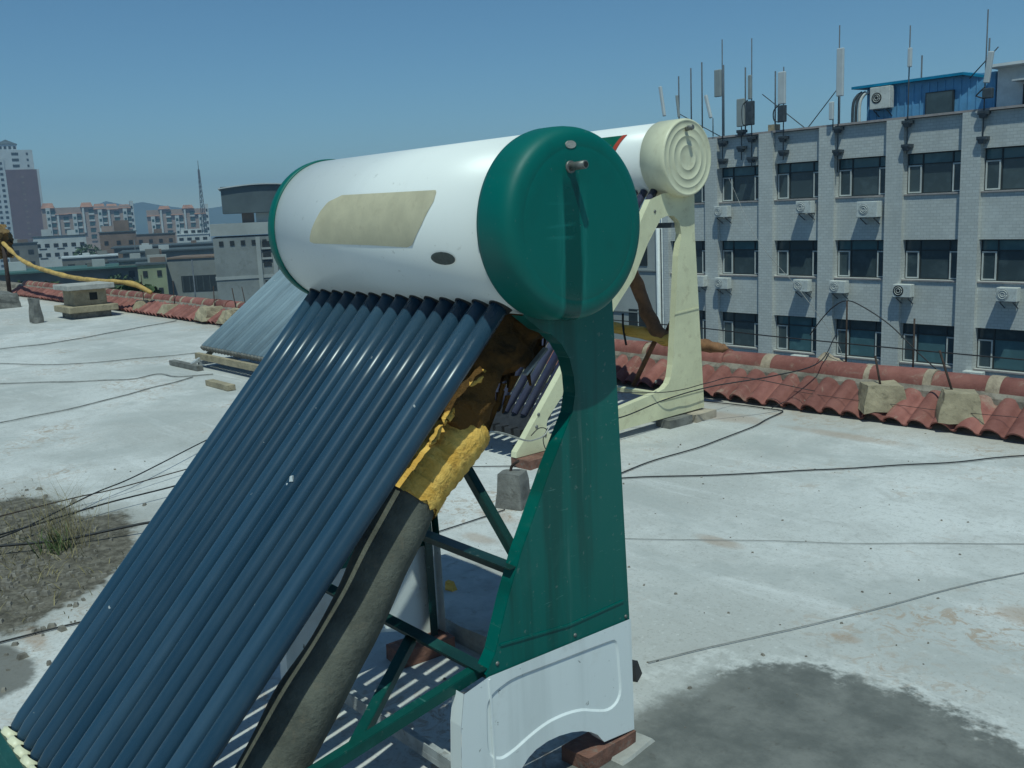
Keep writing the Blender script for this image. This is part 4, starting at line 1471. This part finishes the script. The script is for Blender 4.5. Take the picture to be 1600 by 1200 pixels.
def make_sash(win, x0, x1, z0, z1, opened=0.0):
    y = FY + .15
    s = MB()
    f = .05
    s.box(((x0 + x1) / 2, y, z1 - f / 2), (x1 - x0, .05, f))
    s.box(((x0 + x1) / 2, y, z0 + f / 2), (x1 - x0, .05, f))
    s.box((x0 + f / 2, y, (z0 + z1) / 2), (f, .05, z1 - z0 - 2 * f))
    s.box((x1 - f / 2, y, (z0 + z1) / 2), (f, .05, z1 - z0 - 2 * f))
    s.build('sash', M['frame_white'], win)
    MB().box(((x0 + x1) / 2, y + .012, (z0 + z1) / 2), (x1 - x0 - f, .01, z1 - z0 - f)).build('sash_pane', M['pane_dark'], win)


wr = random.Random(21)
tw = {}
for ri, (zt, zb) in enumerate(rows[:4]):
    for k in range(k0, k1):
        x = P0 + k * PITCH
        if ri == 2:
            st = ('pane_teal' if k >= 1 else 'pane_dark', 'pane_dark' if k != 1 else 'pane_teal')
        elif ri == 0:
            st = ('pane_dark', 'pane_teal')
        elif ri == 1:
            st = ('pane_dark', 'pane_teal' if k in (0, 2, 4, 5) else 'pane_dark')
        else:
            st = ('pane_dark', 'pane_dark')
        wn_ = make_window(x, zt, zb, st)
        H_ = zt - zb
        make_sash(wn_, x + .05, x + .57, zb + .03, zt - H_ * .29)
        make_sash(wn_, x + WW - .44, x + WW - .05, zb + .03, zt - H_ * .29)
        if ri < 3:
            MB().box((x + WW / 2, FY - .035, zb - .03), (WW - .02, .12, .05)).build('sill', M['sill'], wn_)


# air conditioners on the facade
def ac_unit(label, x, y, z, w=.80, hh=.56, d=.32, gm='ac_dark'):
    t = thing('ac_unit', label, 'air conditioner', (x, y, z - hh / 2), 0, 'air conditioner units on the office wall')
    y -= .12
    MB().box((x, y - .04 - d / 2, z), (w, d, hh)).build('casing', M['ac_white'], t, bevel=.02)
    yf = y - .04 - d
    g_ = MB()
    vv = [(x - .13 + .21 * math.cos(2 * math.pi * k / 20), yf - .012, z + .21 * math.sin(2 * math.pi * k / 20)) for k in range(20)]
    g_.add(vv + [(q[0], q[1] + .015, q[2]) for q in vv], [tuple(range(20))] + [(k, (k + 1) % 20, 20 + (k + 1) % 20, 20 + k) for k in range(20)])
    gg = g_.build('fan_grille', M[gm], t)
    rg = MB()
    ring = [(x - .13 + .15 * math.cos(2 * math.pi * k / 16), yf - .016, z + .15 * math.sin(2 * math.pi * k / 16)) for k in range(17)]
    rg.tube(ring, .012, 5)
    ring = [(x - .13 + .08 * math.cos(2 * math.pi * k / 12), yf - .016, z + .08 * math.sin(2 * math.pi * k / 12)) for k in range(13)]
    rg.tube(ring, .012, 5)
    rg.build('guard_ring', M['ac_white'], gg)
    for xx in (x - w * .32, x + w * .32):
        br = MB()
        br.box((xx, y + .06 - d / 2 + .03, z - hh / 2 - .02), (.04, d + .26, .035))
        br.bar((xx, y - d, z - hh / 2 - .03), (xx, y + .12, z - hh / 2 - .28), .03, .03)
        br.build('bracket', M['pole'], t)
    return t


SF = FY - .05
for (x, z, lb_) in ((-26.95, 1.33 + 1.25, 'air conditioner under the top row window just right of the cream cap'),
                    (-22.75, 1.40 + 1.25, 'air conditioner under the second top row window from the cream cap'),
                    (-19.9, 1.12 + 1.36, 'larger air conditioner under the third top row window from the cream cap'),
                    (-26.95, -.62, 'air conditioner under the middle row window beside the cream leg'),
                    (-22.85, -.60, 'air conditioner under the right end of the second middle row window from the cream leg'),
                    (-21.15, -.60, 'air conditioner under the left end of the third middle row window from the cream leg'),
                    (-18.4, -.66, 'stained air conditioner under the fourth middle row window from the cream leg'),
                    (-14.5, -.66, 'air conditioner under the middle row window nearest the edge of the photo'),
                    (-28.3, -.56, 'air conditioner half hidden behind the cream rear leg'),
                    (-22.95, -3.83, 'lowest row air conditioner just above the parapet ridge near the bowed wire'),
                    (-15.6, -3.80, 'lowest row air conditioner just above the parapet, behind the wedge shaped anchor block')):
    big_ = lb_.startswith('larger')
    ac_unit(lb_, x, SF, z, .88 if big_ else .72, .62 if big_ else .50, .36 if big_ else .32, 'void' if lb_.startswith('stained') else 'ac_dark')

# annex wall, drain pipes left of the office
t = thing('annex_building', 'beige annex wall with small windows left of the office block, seen past the cream legs', 'building', (-33, FY, -19))
MB().box((-33.6, FY + 4.2, -8.6), (6.6, 8, 20.8)).build('wall', M['grey_render2'], t)
for z in (2.1, -.2, -2.3):
    MB().box((-33.6, FY + .17, z), (6.4, .06, .06)).build('joint_band', M['grey_render'], t)
for x_, z_ in ((-32.6, -2.7), (-32.6, .6), (-35.0, .6), (-35.0, -2.7)):
    w_ = MB().box((x_, FY + .19, z_), (1.3, .05, 1.1)).build('window', M['frame_dark'], t)
    MB().box((x_, FY + .160, z_), (.05, .02, 1.0)).build('mullion', M['frame_white'], w_)
for x_, m_ in ((-31.1, 'antenna'), (-30.75, 'ac_white')):
    solo('drain_pipe', MB().tube([(x_, FY + .03, -19), (x_, FY + .03, 3.6)], .11, 10), M[m_], 'pale drain pipe on the corner of the annex, ' + ('outer one of the pair' if x_ < -31 else 'inner one next to the office block'), 'drain pipe')

# blue hut on the office roof
t = thing('blue_hut', 'blue sheet metal hut with an overhanging roof on top of the office block', 'hut', (-18.5, 38.5, TOP - .5))
hz0 = TOP - .5
MB().box((-18.65, 38.9, (hz0 + 7.30) / 2), (5.1, 2.6, 7.30 - hz0)).build('wall', M['blue'], t)
rib = None
for i in range(17):
    x_ = -21.1 + i * .31
    if rib is None:
        rib = MB().box((0, 0, 0), (.05, .04, 1.9)).build('wall_rib', M['blue'], t, local=True)
        rib.location = Vector((x_, 37.585, 6.25)) - Vector(t.location)
    else:
        inst(rib, 'wall_rib', t, Vector((x_, 37.585, 6.25)) - Vector(t.location))
ro = MB()
ro.add([(-21.75, 37.33, 7.40), (-17.2, 37.33, 7.40), (-15.75, 37.9, 7.02), (-15.75, 41, 7.02), (-17.2, 41, 7.5), (-21.75, 41, 7.5)], [(0, 1, 4, 5), (1, 2, 3, 4)])
ro.add([(-21.75, 37.33, 7.30), (-17.2, 37.33, 7.30), (-15.75, 37.9, 6.92), (-15.75, 41, 6.92), (-17.2, 41, 7.4), (-21.75, 41, 7.4)], [(5, 4, 1, 0), (4, 3, 2, 1)])
ro.add([(-21.75, 37.33, 7.40), (-17.2, 37.33, 7.40), (-15.75, 37.9, 7.02), (-21.75, 37.33, 7.30), (-17.2, 37.33, 7.30), (-15.75, 37.9, 6.92)], [(0, 3, 4, 1), (1, 4, 5, 2)])
ro.add([(-21.75, 37.33, 7.40), (-21.75, 37.33, 7.30), (-21.75, 41, 7.4), (-21.75, 41, 7.5)], [(0, 1, 2, 3)])
ro.build('roof', M['blue_roof'], t)
w_ = MB().box((-18.15, 37.55, 6.35), (1.1, .12, .95)).build('window', M['frame_dark'], t)
MB().box((-18.15, 37.485, 6.35), (1.0, .01, .85)).build('pane', M['pane_dark'], w_)
MB().box((-15.95, 39.2, 6.1), (.3, 2.4, 1.6)).build('side_wall', M['blue'], t)
ac_unit('air conditioner hung on the front wall of the blue rooftop hut', -20.38, 37.6, 6.82, .85, .85, .34, 'void')
t = thing('drain_duct', 'dark pipe bundle standing at the left corner of the blue rooftop hut', 'pipe', (-21.5, 37.4, TOP - .5))
for i, x_ in enumerate((-21.65, -21.5, -21.35)):
    MB().tube(spline([(x_, 37.3, TOP - .5), (x_, 37.3, 6.6), (x_ + .1, 37.4, 7.0), (x_ + .3, 37.5, 7.15)], 4), .06, 8).build('duct', M['equip' if i < 2 else 'ac_white'], t)

t = thing('white_hut', 'white rooftop hut with a dark doorway and awning on the office roof', 'hut', (-14.0, 38.7, TOP - .5))
MB().box((-13.55, 38.9, (TOP - .5 + 7.38) / 2), (5.0, 2.6, 7.38 - TOP + .5)).build('wall', M['hut_white'], t)
MB().box((-13.5, 38.7, 7.43), (5.4, 3.6, .10)).build('roof', M['hut_white'], t)
d_ = MB().box((-14.55, 37.57, 6.05), (1.1, .1, 1.35)).build('doorway', M['void'], t)
MB().box((-14.55, 37.3, 6.85), (1.5, .6, .06)).build('awning', M['antenna'], t)


# antennas and poles along the office parapet
def bracket(t, x, z, y=FY - .2):
    mb = MB().box((x, y + .0, z), (.34, .34, .12))
    mb.box((x, y - .06, z - .10), (.18, .2, .16), top=1.4)
    mb.build('wall_bracket', M['equip'], t)


def panel_antenna(label, x, z0, z1, w, pole=None, brackets=(), rru=None, tilt=0.0, m='antenna', pr_=.024, y=None, dx=0.0):
    y = FY - .35 if y is None else y
    t = thing('panel_antenna', label, 'antenna', (x, y, pole[0] if pole else z0), 0, 'panel antennas on the office parapet')
    if pole:
        MB().tube([(x + dx, y + .12, pole[0]), (x + dx, y + .12, pole[1])], pr_, 8).build('mast', M['pole'], t)
    rot = Matrix.Rotation(tilt, 3, 'Y')
    mb = MB().box((x, y, (z0 + z1) / 2), (w * .9, .13, z1 - z0), rot)
    mb.build('radome', M[m], t, bevel=.03)
    for zb_ in brackets:
        bracket(t, x + dx, zb_)
    if rru:
        mb = MB().box((x, y + .02, (rru[0] + rru[1]) / 2), (.34, .2, rru[1] - rru[0]))
        mb.build('radio_unit', M['equip'], t, bevel=.03)
        MB().tube(spline([(x - .1, y - .05, rru[0]), (x - .34, y - .05, rru[0] + .1), (x - .36, y - .05, rru[1] - .2), (x - .08, y - .05, rru[1] + .05)], 5), .025, 6).build('feeder_loop', M['cable'], t)
    return t


panel_antenna('bright white panel antenna with a dark radio unit and feeder loop, standing clear', -23.92, 6.90, 8.20, .38, (4.64, 8.40), (5.55, 4.98), (6.18, 6.86))
panel_antenna('tall white panel antenna left of the blue hut on a long thin mast', -21.26, 6.92, 8.74, .32, (3.97, 9.62), (5.70, 4.81), None, dx=-.13)
panel_antenna('pale grey panel antenna high on the tallest mast of the left cluster', -27.18, 7.56, 8.71, .38, (4.70, 9.96), (5.60, 4.83), None, m='antenna_grey', dx=.14)
panel_antenna('broad grey panel antenna mounted low in the left cluster', -25.97, 6.18, 7.35, .44, (4.78, 7.2), (5.99, 5.3), None, m='antenna_grey', dx=-.06)
panel_antenna('slim pale panel antenna with a dark radio unit, beside the low grey one', -25.50, 7.27, 8.27, .18, (4.46, 9.77), (5.67, 4.81), (6.2, 7.2), m='antenna_grey')
panel_antenna('slim white antenna leaning left, leftmost above the cream tank', -30.37, 7.03, 8.41, .15, None, (), None, tilt=-.17)
panel_antenna('short white antenna leaning left just right of the cream cap', -27.72, 6.68, 7.73, .15, (5.9, 6.7), (), None, tilt=-.27, dx=.16)
panel_antenna('faint slim antenna leaning left behind the cream cap', -29.45, 6.9, 7.9, .10, None, (), None, tilt=-.12, m='antenna_grey')
panel_antenna('white panel antenna tilted on the mast between the two rooftop huts', -15.53, 6.72, 7.78, .22, (4.75, 9.21), (5.73, 4.85), (6.2, 6.55), tilt=.12, dx=-.16)
panel_antenna('small white antenna on the mast that stands in front of the blue hut', -18.42, 7.64, 8.33, .16, (4.50, 9.14), (5.67, 4.80), None, dx=-.08)
panel_antenna('small white canister antenna low beside the mast left of the blue hut', -21.62, 6.05, 6.75, .2, (5.7, 6.2), (), None)
for x_, zt_, lb_ in ((-30.0, 8.83, 'first thin pole from the left above the cream tank'), (-29.28, 9.10, 'second thin pole from the left above the cream tank'), (-28.65, 9.27, 'thick dark pole right above the cream cap'),
                     (-27.44, 8.99, 'thin pole close to the mast of the pale grey panel antenna'), (-26.28, 8.73, 'thin pole between the two grey panel antennas'), (-24.75, 8.37, 'lone dark pole left of the bright white panel antenna'),
                     (-21.72, 7.40, 'short pole with a slanting stay left of the blue hut'), (-20.4, 7.87, 'short pole behind the left end of the blue hut'), (-17.66, 8.11, 'short pole rising behind the blue hut roof')):
    yy = FY + .4 if x_ < -21 else 40.5
    solo('rooftop_pole', MB().tube([(x_, yy, TOP - .5), (x_, yy, zt_ * (1 if yy < 38 else 1.1))], .032, 6), M['pole'], lb_ + ' on the office roof', 'pole', 'thin poles on the office roof')
for a, q, lb_ in (((-23.2, FY + .4, 5.85), (-21.72, FY + .4, 7.4), 'slanting stay wire from the parapet up to the short pole left of the blue hut'),
                  ((-30.1, FY + .4, 7.2), (-27.6, FY + .4, 5.9), 'slanting stay dropping behind the cream cap to the office parapet'),
                  ((-25.4, FY + .4, 7.5), (-23.3, FY + .4, 5.9), 'slanting stay between the slim panel antenna and the bright white one'),
                  ((-16.8, 37.0, 7.1), (-15.6, 36.5, 8.0), 'slanting stay beside the mast between the two rooftop huts')):
    solo('stay_wire', MB().tube([a, q], .022, 5), M['pole'], lb_, 'stay')
solo('junction_box', MB().box((-24.6, FY + .1, 6.0), (.4, .3, .3)), M['concrete'], 'small tan box standing on the office parapet left of the bright white antenna', 'box')


# everything of the office stands 1.56 m lower than drawn above
for o in [q for q in COL.objects if q not in _before and q.parent is None]:
    o.location.z -= 1.56

# ================================================================== FAR CITY
def polar(D, az):
    return Vector((D * math.cos(math.radians(az)), D * math.sin(math.radians(az)), 0))


def facing(az):
    """rotation so that local -Y looks at the camera"""
    return math.radians(az - 90)


_wm = {}


def win_mesh(w, hh, m):
    key = (round(w, 2), round(hh, 2), m)
    if key not in _wm:
        me = bpy.data.meshes.new('window')
        mb = MB().box((0, 0, 0), (w, .12, hh))
        me.from_pydata([tuple(p_) for p_ in mb.v], [], mb.f)
        me.materials.append(M[m])
        _wm[key] = me
    return _wm[key]


def fwin(t, x, y, z, w, hh, m='void'):
    o = bpy.data.objects.new('window', win_mesh(w, hh, m))
    COL.objects.link(o)
    o.parent = t
    o.location = (x, y, z)
    return o


def part(t, name, c_, s_, m, **k):
    return MB().box(c_, s_).build(name, M[m], t, local=True, **k)


G0 = -19.0
# tower
D = 600
t = thing('tower_block', 'tall residential tower with a white crown above a red brown shaft on the skyline', 'tower', polar(D, 166.5) + Vector((0, 0, G0)), facing(166.5))
zt = 1.56 + (25.79 - 1.56) * D / 350 - G0
zc = 1.56 + (20.8 - 1.56) * D / 350 - G0
part(t, 'shaft', (8.2, 9, zc / 2), (15.4, 16, zc), 'tower_brown')
part(t, 'corner_column', (-4.2, 9, (zc + 6) / 2), (9.2, 15, zc + 6), 'tower_white')
part(t, 'corner_column', (16.5, 9, zc / 2), (1.2, 17.5, zc + .1), 'tower_white')
part(t, 'crown', (5.6, 9, (zc + zt + 2) / 2), (18.8, 14, zt + 2 - zc), 'tower_white')
part(t, 'crown_top', (2.6, 9, zt + 3.5), (10.0, 9, 3.6), 'tower_white')
for x0_, x1_, z0_ in ((-2.8, 8.0, zt + 5.3), (-8.4, -1.2, zc + 6)):
    xm_ = (x0_ + x1_) / 2
    MB().add([(x0_, 4, z0_), (x1_, 4, z0_), (x1_, 14, z0_), (x0_, 14, z0_), (xm_, 9, z0_ + 2.8)], [(0, 1, 4), (1, 2, 4), (2, 3, 4), (3, 0, 4), (3, 2, 1, 0)]).build('roof', M['dark_roof'], t, local=True)
for i in range(3):
    fwin(t, 6.2, 1.98, zc + 2.0 + i * 3.2, 3.4, 1.5)
    fwin(t, 12.2, 1.98, zc + 2.0 + i * 3.2, 1.0, 1.3)
for i in range(4):
    fwin(t, -.4 + i * 2.3, 4.46, zt + 3.4, 1.3, 1.5)
for i in range(22):
    for x_ in (-7.0, -4.3, -1.4):
        fwin(t, x_, 1.45, zc + 3.5 - i * 2.9, 1.5, 1.4)
for i in range(18):
    fwin(t, 8.4, .98, zc - 4 - i * 3.1, 1.4, 1.0, 'brown_wall')


# apartment blocks with orange roofs
def apt_block(label, D, az, w, ztop, floors, bays, seed):
    t = thing('apartment_block', label, 'apartment building', polar(D, az) + Vector((0, 0, G0)), facing(az), 'apartment blocks on the skyline')
    Hh = ztop - G0
    rr = random.Random(seed)
    part(t, 'body', (0, 6, (Hh - 3) / 2), (w, 10, Hh - 3), 'apt_pink')
    fh = 3.0
    bw = w / bays
    for i in range(bays):
        xc = -w / 2 + bw * (i + .5)
        hh = Hh - 3 - rr.choice((0, 0, 1.5, 3))
        if i % 2 == 0:
            part(t, 'white_bay', (xc, .7, hh - 7.2), (bw * .34, 1.6, 14.4), 'apt_white')
        else:
            part(t, 'white_bay', (xc - bw * .3, .8, hh - 6), (bw * .16, 1.2, 12), 'apt_white')
        for f in range(floors):
            zz = hh - 2.0 - f * fh
            o_ = fwin(t, xc + bw * .32, .9, zz, bw * .40, 1.7, 'glass_green')
            if i % 2 == 0:
                fwin(t, xc, -.08, zz, bw * .20, 1.3, 'glass_green')
            q = bpy.data.objects.new('balcony', win_mesh(bw * .46, .7, 'apt_white' if f < 2 else 'apt_pink'))
            COL.objects.link(q)
            q.parent = t
            q.location = (xc + bw * .32, .55, zz - 1.35)
        # roof pieces
        x0, x1 = xc - bw * .52, xc + bw * .52
        z0 = hh + rr.uniform(-.3, .3)
        z1 = z0 + rr.uniform(1.6, 2.8)
        MB().add([(x0, 0, z0), (x1, 0, z0), (x1, 11.5, z0), (x0, 11.5, z0), (x0 + .8, 5.5, z1), (x1 - .8, 5.5, z1)], [(0, 1, 5, 4), (2, 3, 4, 5), (1, 2, 5), (3, 0, 4), (3, 2, 1, 0)]).build('roof', M['roof_orange'], t, local=True)
    part(t, 'end_wall', (w / 2 + .6, 6, (Hh - 1) / 2), (1.3, 11, Hh - 1), 'apt_white')
    for f in range(floors):
        fwin(t, w / 2 + .4, .45, Hh - 4 - f * fh, .8, 1.3)
    return t


k5 = 500 / 300
apt_block('orange roofed white apartment row on the skyline right of the tower', 500, 162.8, 23.2 * k5, 1.56 + 7.66 * k5, 5, 7, 4)
apt_block('orange roofed apartment row farther right behind the lattice mast', 500, 158.25, 16.4 * k5, 1.56 + 6.0 * k5, 5, 5, 9)


def simple_block(name, label, D0, D, az, w, ztop, depth, wall, roof, wins=(), cat='building', parapet=True, eave=0.0):
    """wins: (cols, rows, w, h, margin_top, storey)"""
    s_ = D / D0
    w *= s_
    zt_ = 1.56 + (ztop - 1.56) * s_
    Hh = zt_ - G0
    t = thing(name, label, cat, polar(D, az) + Vector((0, 0, G0)), facing(az))
    part(t, 'wall', (0, depth / 2, Hh / 2), (w, depth, Hh), wall)
    part(t, 'roof', (0, depth / 2 - eave / 2, Hh + .12), (w + .4 + eave, depth + .4 + eave, .24), roof)
    rq = random.Random(label)
    for q_ in range(rq.randint(1, 3)):
        bw_, bh_ = rq.uniform(1.0, 2.4), rq.uniform(.5, 1.3)
        part(t, 'roof_hut', (rq.uniform(-.38, .38) * w, rq.uniform(.3, .7) * depth, Hh + .24 + bh_ / 2), (bw_, rq.uniform(1, 2.2), bh_), rq.choice(('apt_white', 'drab_wall', 'grey_render2', 'brown_wall')))
    for (nc, nr, ww, wh, mt, fh) in wins:
        for r_ in range(nr):
            for c_ in range(nc):
                fwin(t, -w / 2 + w * (c_ + .5) / nc, -.03, Hh - mt - r_ * fh, ww, wh)
    return t, w, Hh


t, w, Hh = simple_block('apartment_house', 'white three storey apartment house with rows of small dark windows below the tower', 140, 280, 164.3, 6.3, .62, 8, 'apt_white', 'dark_roof', ((6, 2, 1.1, .9, 2.2, 2.4), (3, 2, 1.8, .25, 3.1, 2.4)))
part(t, 'stair_hut', (-3, 4, Hh + 1), (2.4, 3, 1.9), 'apt_white')
part(t, 'stair_hut', (3, 4, Hh + .8), (2.0, 3, 1.5), 'apt_white')
simple_block('drab_house', 'drab grey house left of the white apartment house, one window facing the roof', 125, 260, 166.1, 3.0, .1, 8, 'drab_wall', 'dark_roof', ((2, 2, 1.2, 1.0, 2, 2.8),))
t, w, Hh = simple_block('brown_building', 'brown walled building with a stepped top in front of the apartment rows', 120, 250, 161.4, 3.9, .9, 9, 'brown_wall', 'dark_roof', ((3, 2, .9, .9, 2.4, 2.8),))
part(t, 'stair_tower', (1.0, 5, Hh + 1.4), (3.4, 3.5, 2.8), 'brown_wall')
part(t, 'stair_tower', (-2.2, 5, Hh + .8), (2.6, 3.5, 1.6), 'apt_pink')
simple_block('brown_building', 'low brown building with two white framed windows behind the long dark roofs', 150, 290, 160.0, 8.2, .20, 9, 'brown_wall', 'dark_roof', ((6, 1, 1.0, 1.0, 1.8, 2.8),))
t, w, Hh = simple_block('white_house', 'small white house with a row of dark windows beside the lattice mast', 170, 320, 157.5, 5.0, -.3, 8, 'apt_white', 'pale_roof', ((4, 2, 1.3, .8, 1.3, 2.2),))
part(t, 'upper_storey', (-.4, 4, Hh + .9), (6.2, 5, 1.6), 'apt_white')
for x_ in (-2, .2, 2):
    fwin(t, x_, 1.47, Hh + .9, 1.2, .8)
simple_block('long_shed', 'long dark roofed shed, farther of the two parallel ones', 110, 230, 159.0, 10.3, -.72, 16, 'drab_wall', 'dark_roof', (), eave=.8)
simple_block('long_shed', 'long dark roofed shed, nearer of the two parallel ones', 100, 180, 158.8, 8.6, -1.02, 14, 'grey_render', 'dark_roof', ((5, 1, 1.0, .8, 1.6, 2.6),), eave=.8)
simple_block('terrace_house', 'row house with pale patches between the brown building and the green shed', 100, 200, 162.6, 6.0, -1.2, 10, 'drab_wall', 'pale_roof', ((4, 1, 1.2, 1.2, 1.7, 2.6),))
simple_block('terrace_house', 'low white row house in front of the brown building', 95, 190, 161.0, 3.4, -1.55, 9, 'apt_white', 'dark_roof', ((4, 1, .9, 1.0, 1.4, 2.6),))
simple_block('green_shed', 'long shed with a dull green roof just beyond the tile parapet', 75, 150, 163.9, 9.6, -1.36, 12, 'drab_wall', 'green_roof', (), eave=1.0)
simple_block('dark_house', 'dark walled house right of the white row house, behind the pale olive one', 75, 150, 160.3, 3.2, -.95, 10, 'drab_wall', 'dark_roof', ((2, 1, .8, .9, 1.8, 2.6),))
t, w, Hh = simple_block('olive_house', 'pale olive house with two small square windows just beyond the parapet', 60, 130, 159.85, 1.55, -.72, 6, 'olive_wall', 'dark_roof', ((2, 2, .55, .75, 1.1, 2.2),))

# grey building with the roof hall
D = 130
s_ = D / 58
t = thing('grey_building', 'bulky grey cement building with a row of square holes and dark stair openings', 'building', polar(D, 154.35) + Vector((0, 0, G0)), facing(154.35))
Hh = 1.56 + (1.55 - 1.56) * s_ - G0
w = 4.3 * s_
part(t, 'wall', (0, 6, Hh / 2 - 1.0), (w, 12, Hh - 2.0), 'grey_render')
part(t, 'top_band', (0, 6, Hh - 1.0), (w + .35, 12.3, 1.5), 'grey_render2')
part(t, 'middle_band', (0, 6, Hh - 7.2), (w + .2, 12.2, .4), 'grey_render2')
for i in range(5):
    fwin(t, -w / 2 + 1.0 + i * 1.35, -.03, Hh - 2.75, .55, .6)
for zz in (Hh - 4.3, Hh - 9.3):
    fwin(t, 1.75, -.03, zz, 1.0, 3.2)
for zz in (Hh - 3.6, Hh - 4.9, Hh - 8.8, Hh - 10.0):
    q = bpy.data.objects.new('landing', win_mesh(1.3, .25, 'grey_render2'))
    COL.objects.link(q)
    q.parent = t
    q.location = (1.75, -.16, zz)
part(t, 'pilaster', (.75, -.1, Hh / 2 - 1), (.55, .4, Hh - 2.2), 'grey_render2')
part(t, 'pilaster', (2.75, -.1, Hh / 2 - 1), (.55, .4, Hh - 2.2), 'grey_render2')
# hall on top with a shallow curved roof
hb = Hh + .5
part(t, 'hall_pier', (-.2, 9, Hh + .35), (1.6, 5, 2.2), 'brown_wall')
part(t, 'hall_wall', (.9, 9, hb + 2.3), (8.6, 8, 3.5), 'dark_roof')
part(t, 'hall_base', (2.6, 9, Hh + .3), (3.4, 6, 1.4), 'grey_render2')
mb = MB()
vv = []
for i in range(13):
    u = i / 12
    x_ = -3.7 + 9.4 * u
    z_ = hb + 3.45 + .75 * math.sin(math.pi * (.12 + .62 * u))
    for y_, dz in ((4.6, 0), (13.4, 0), (13.4, .16), (4.6, .16)):
        vv.append((x_, y_, z_ + dz))
ff = []
for i in range(12):
    for j in range(4):
        ff.append((i * 4 + j, i * 4 + (j + 1) % 4, i * 4 + 4 + (j + 1) % 4, i * 4 + 4 + j))
ff += [(0, 1, 2, 3), (48, 51, 50, 49)]
mb.add(vv, ff)
mb.build('curved_roof', M['pale_roof'], t, local=True)

# long low grey building with a dark ribbon window
D = 134
t = thing('grey_hall', 'long low grey hall with a dark ribbon window beside the bulky grey building', 'building', polar(D, 157.5) + Vector((0, 0, G0)), facing(157.5) - math.radians(16))
Hh = 1.56 + (-.55 - 1.56) * D / 62 - G0
part(t, 'wall', (1.6, 4, Hh / 2), (11, 8, Hh), 'grey_render')
part(t, 'roof', (1.6, 4, Hh + .1), (11.3, 8.3, .2), 'brown_wall')
part(t, 'ribbon_opening', (1.6, -.01, Hh - 3.3), (7.4, .08, 2.1), 'frame_dark')
for i in range(9):
    q = bpy.data.objects.new('mullion', win_mesh(.09, 1.9, 'dark_roof'))
    COL.objects.link(q)
    q.parent = t
    q.location = (-1.9 + i * .88, -.06, Hh - 3.3)

# lattice mast
D = 400
t = thing('lattice_mast', 'slender lattice radio mast tapering above the right apartment row', 'mast', polar(D, 156.85) + Vector((0, 0, G0)), facing(156.85))
zt = 1.56 + (14.78 - 1.56) * D / 240 - G0
for sx_, sy_ in ((-1, -1), (1, -1), (0, 1)):
    MB().tube([(sx_ * 1.5, sy_ * 1.5, 0), (sx_ * .22, sy_ * .22, zt * .96)], .16, 5).build('leg', M['pole'], t, local=True)
lat = MB()
for i in range(22):
    u0, u1 = i / 22, (i + 1) / 22
    r0, r1 = 1.5 + (.22 - 1.5) * u0, 1.5 + (.22 - 1.5) * u1
    c3 = [(-1, -1), (1, -1), (0, 1)]
    for j in range(3):
        a, q = c3[j], c3[(j + 1) % 3]
        lat.tube([(a[0] * r0, a[1] * r0, zt * .96 * u0), (q[0] * r1, q[1] * r1, zt * .96 * u1)], .07, 4)
lat.build('lattice_brace', M['pole'], t, local=True)
MB().tube([(0, 0, zt * .95), (0, 0, zt * 1.04)], .12, 5).build('spike', M['pole'], t, local=True)

# two street poles among the sheds
for D_, az_, h_, lb_ in ((115, 157.7, 16.5, 'thin pale pole with a ball top in front of the grey hall'), (190, 160.6, 18.0, 'thin dark pole among the shed roofs left of the olive house')):
    p0 = polar(D_, az_) + Vector((0, 0, G0))
    solo('street_pole', MB().tube([p0, p0 + Vector((0, 0, h_))], .09, 6), M['pole'], lb_, 'pole')


# trees showing between the parapet and the green shed
def tree(label, D_, az_, ztop, r, n, seed):
    rr = random.Random(seed)
    p0 = polar(D_, az_) + Vector((0, 0, G0))
    t = thing('tree', label, 'tree', p0, 0)
    hh = ztop - G0
    MB().tube([(0, 0, 0), (.1, 0, hh * .5), (.2, .1, hh * .85)], [.25, .18, .05], 7).build('trunk', M['rust'], t, local=True)
    mb = MB()
    for k in range(n):
        while True:
            q = Vector((rr.uniform(-1, 1), rr.uniform(-1, 1), rr.uniform(-1, 1)))
            if q.length < 1 and (noise.noise(q * 2.2 + Vector((seed, 0, 0))) > -.18):
                break
        c_ = Vector((q.x * r, q.y * r, hh - r * .9 + q.z * r * .9))
        s = rr.uniform(.10, .26)
        u = Vector((rr.uniform(-1, 1), rr.uniform(-1, 1), rr.uniform(-1, 1))).normalized()
        v = u.orthogonal().normalized()
        mb.add([c_ - u * s - v * s * .6, c_ + u * s - v * s * .6, c_ + u * s * .7 + v * s, c_ - u * s * .7 + v * s], [(0, 1, 2, 3)])
    mb.build('crown', M['tree'], t, local=True)


tree('dark green tree crown showing over the parapet beside the vent stub', 45, 161.0, -.9, 1.5, 1400, 3)
tree('dark tree behind the concrete curb block at the far end of the tiles', 40, 167.2, -.35, 2.0, 2200, 5)
tree('small tree crown between the white apartment house and the brown building', 235, 163.0, -2.0, 3.2, 900, 11)
tree('dark tree in front of the white row house among the roofs', 150, 161.6, -5.0, 2.4, 900, 13)
tree('dark tree left of the green shed beyond the yellow hose', 52, 165.3, -1.0, 1.9, 1800, 8)

# ------------------------------------------------------------------ haze
mb = MB().box((0, 0, 35), (4000, 4000, 110))
hz = N('air')
nt = hz.t
for n_ in list(nt.nodes):
    if n_.type != 'OUTPUT_MATERIAL':
        nt.nodes.remove(n_)
outn = [n_ for n_ in nt.nodes if n_.type == 'OUTPUT_MATERIAL'][0]
pv = nt.nodes.new('ShaderNodeVolumePrincipled')
pv.inputs['Color'].default_value = (.46, .66, .92, 1)
pv.inputs['Density'].default_value = .0006
nt.links.new(pv.outputs[0], outn.inputs['Volume'])
o = mb.build('haze', hz.m)
tag(o, kind='stuff')
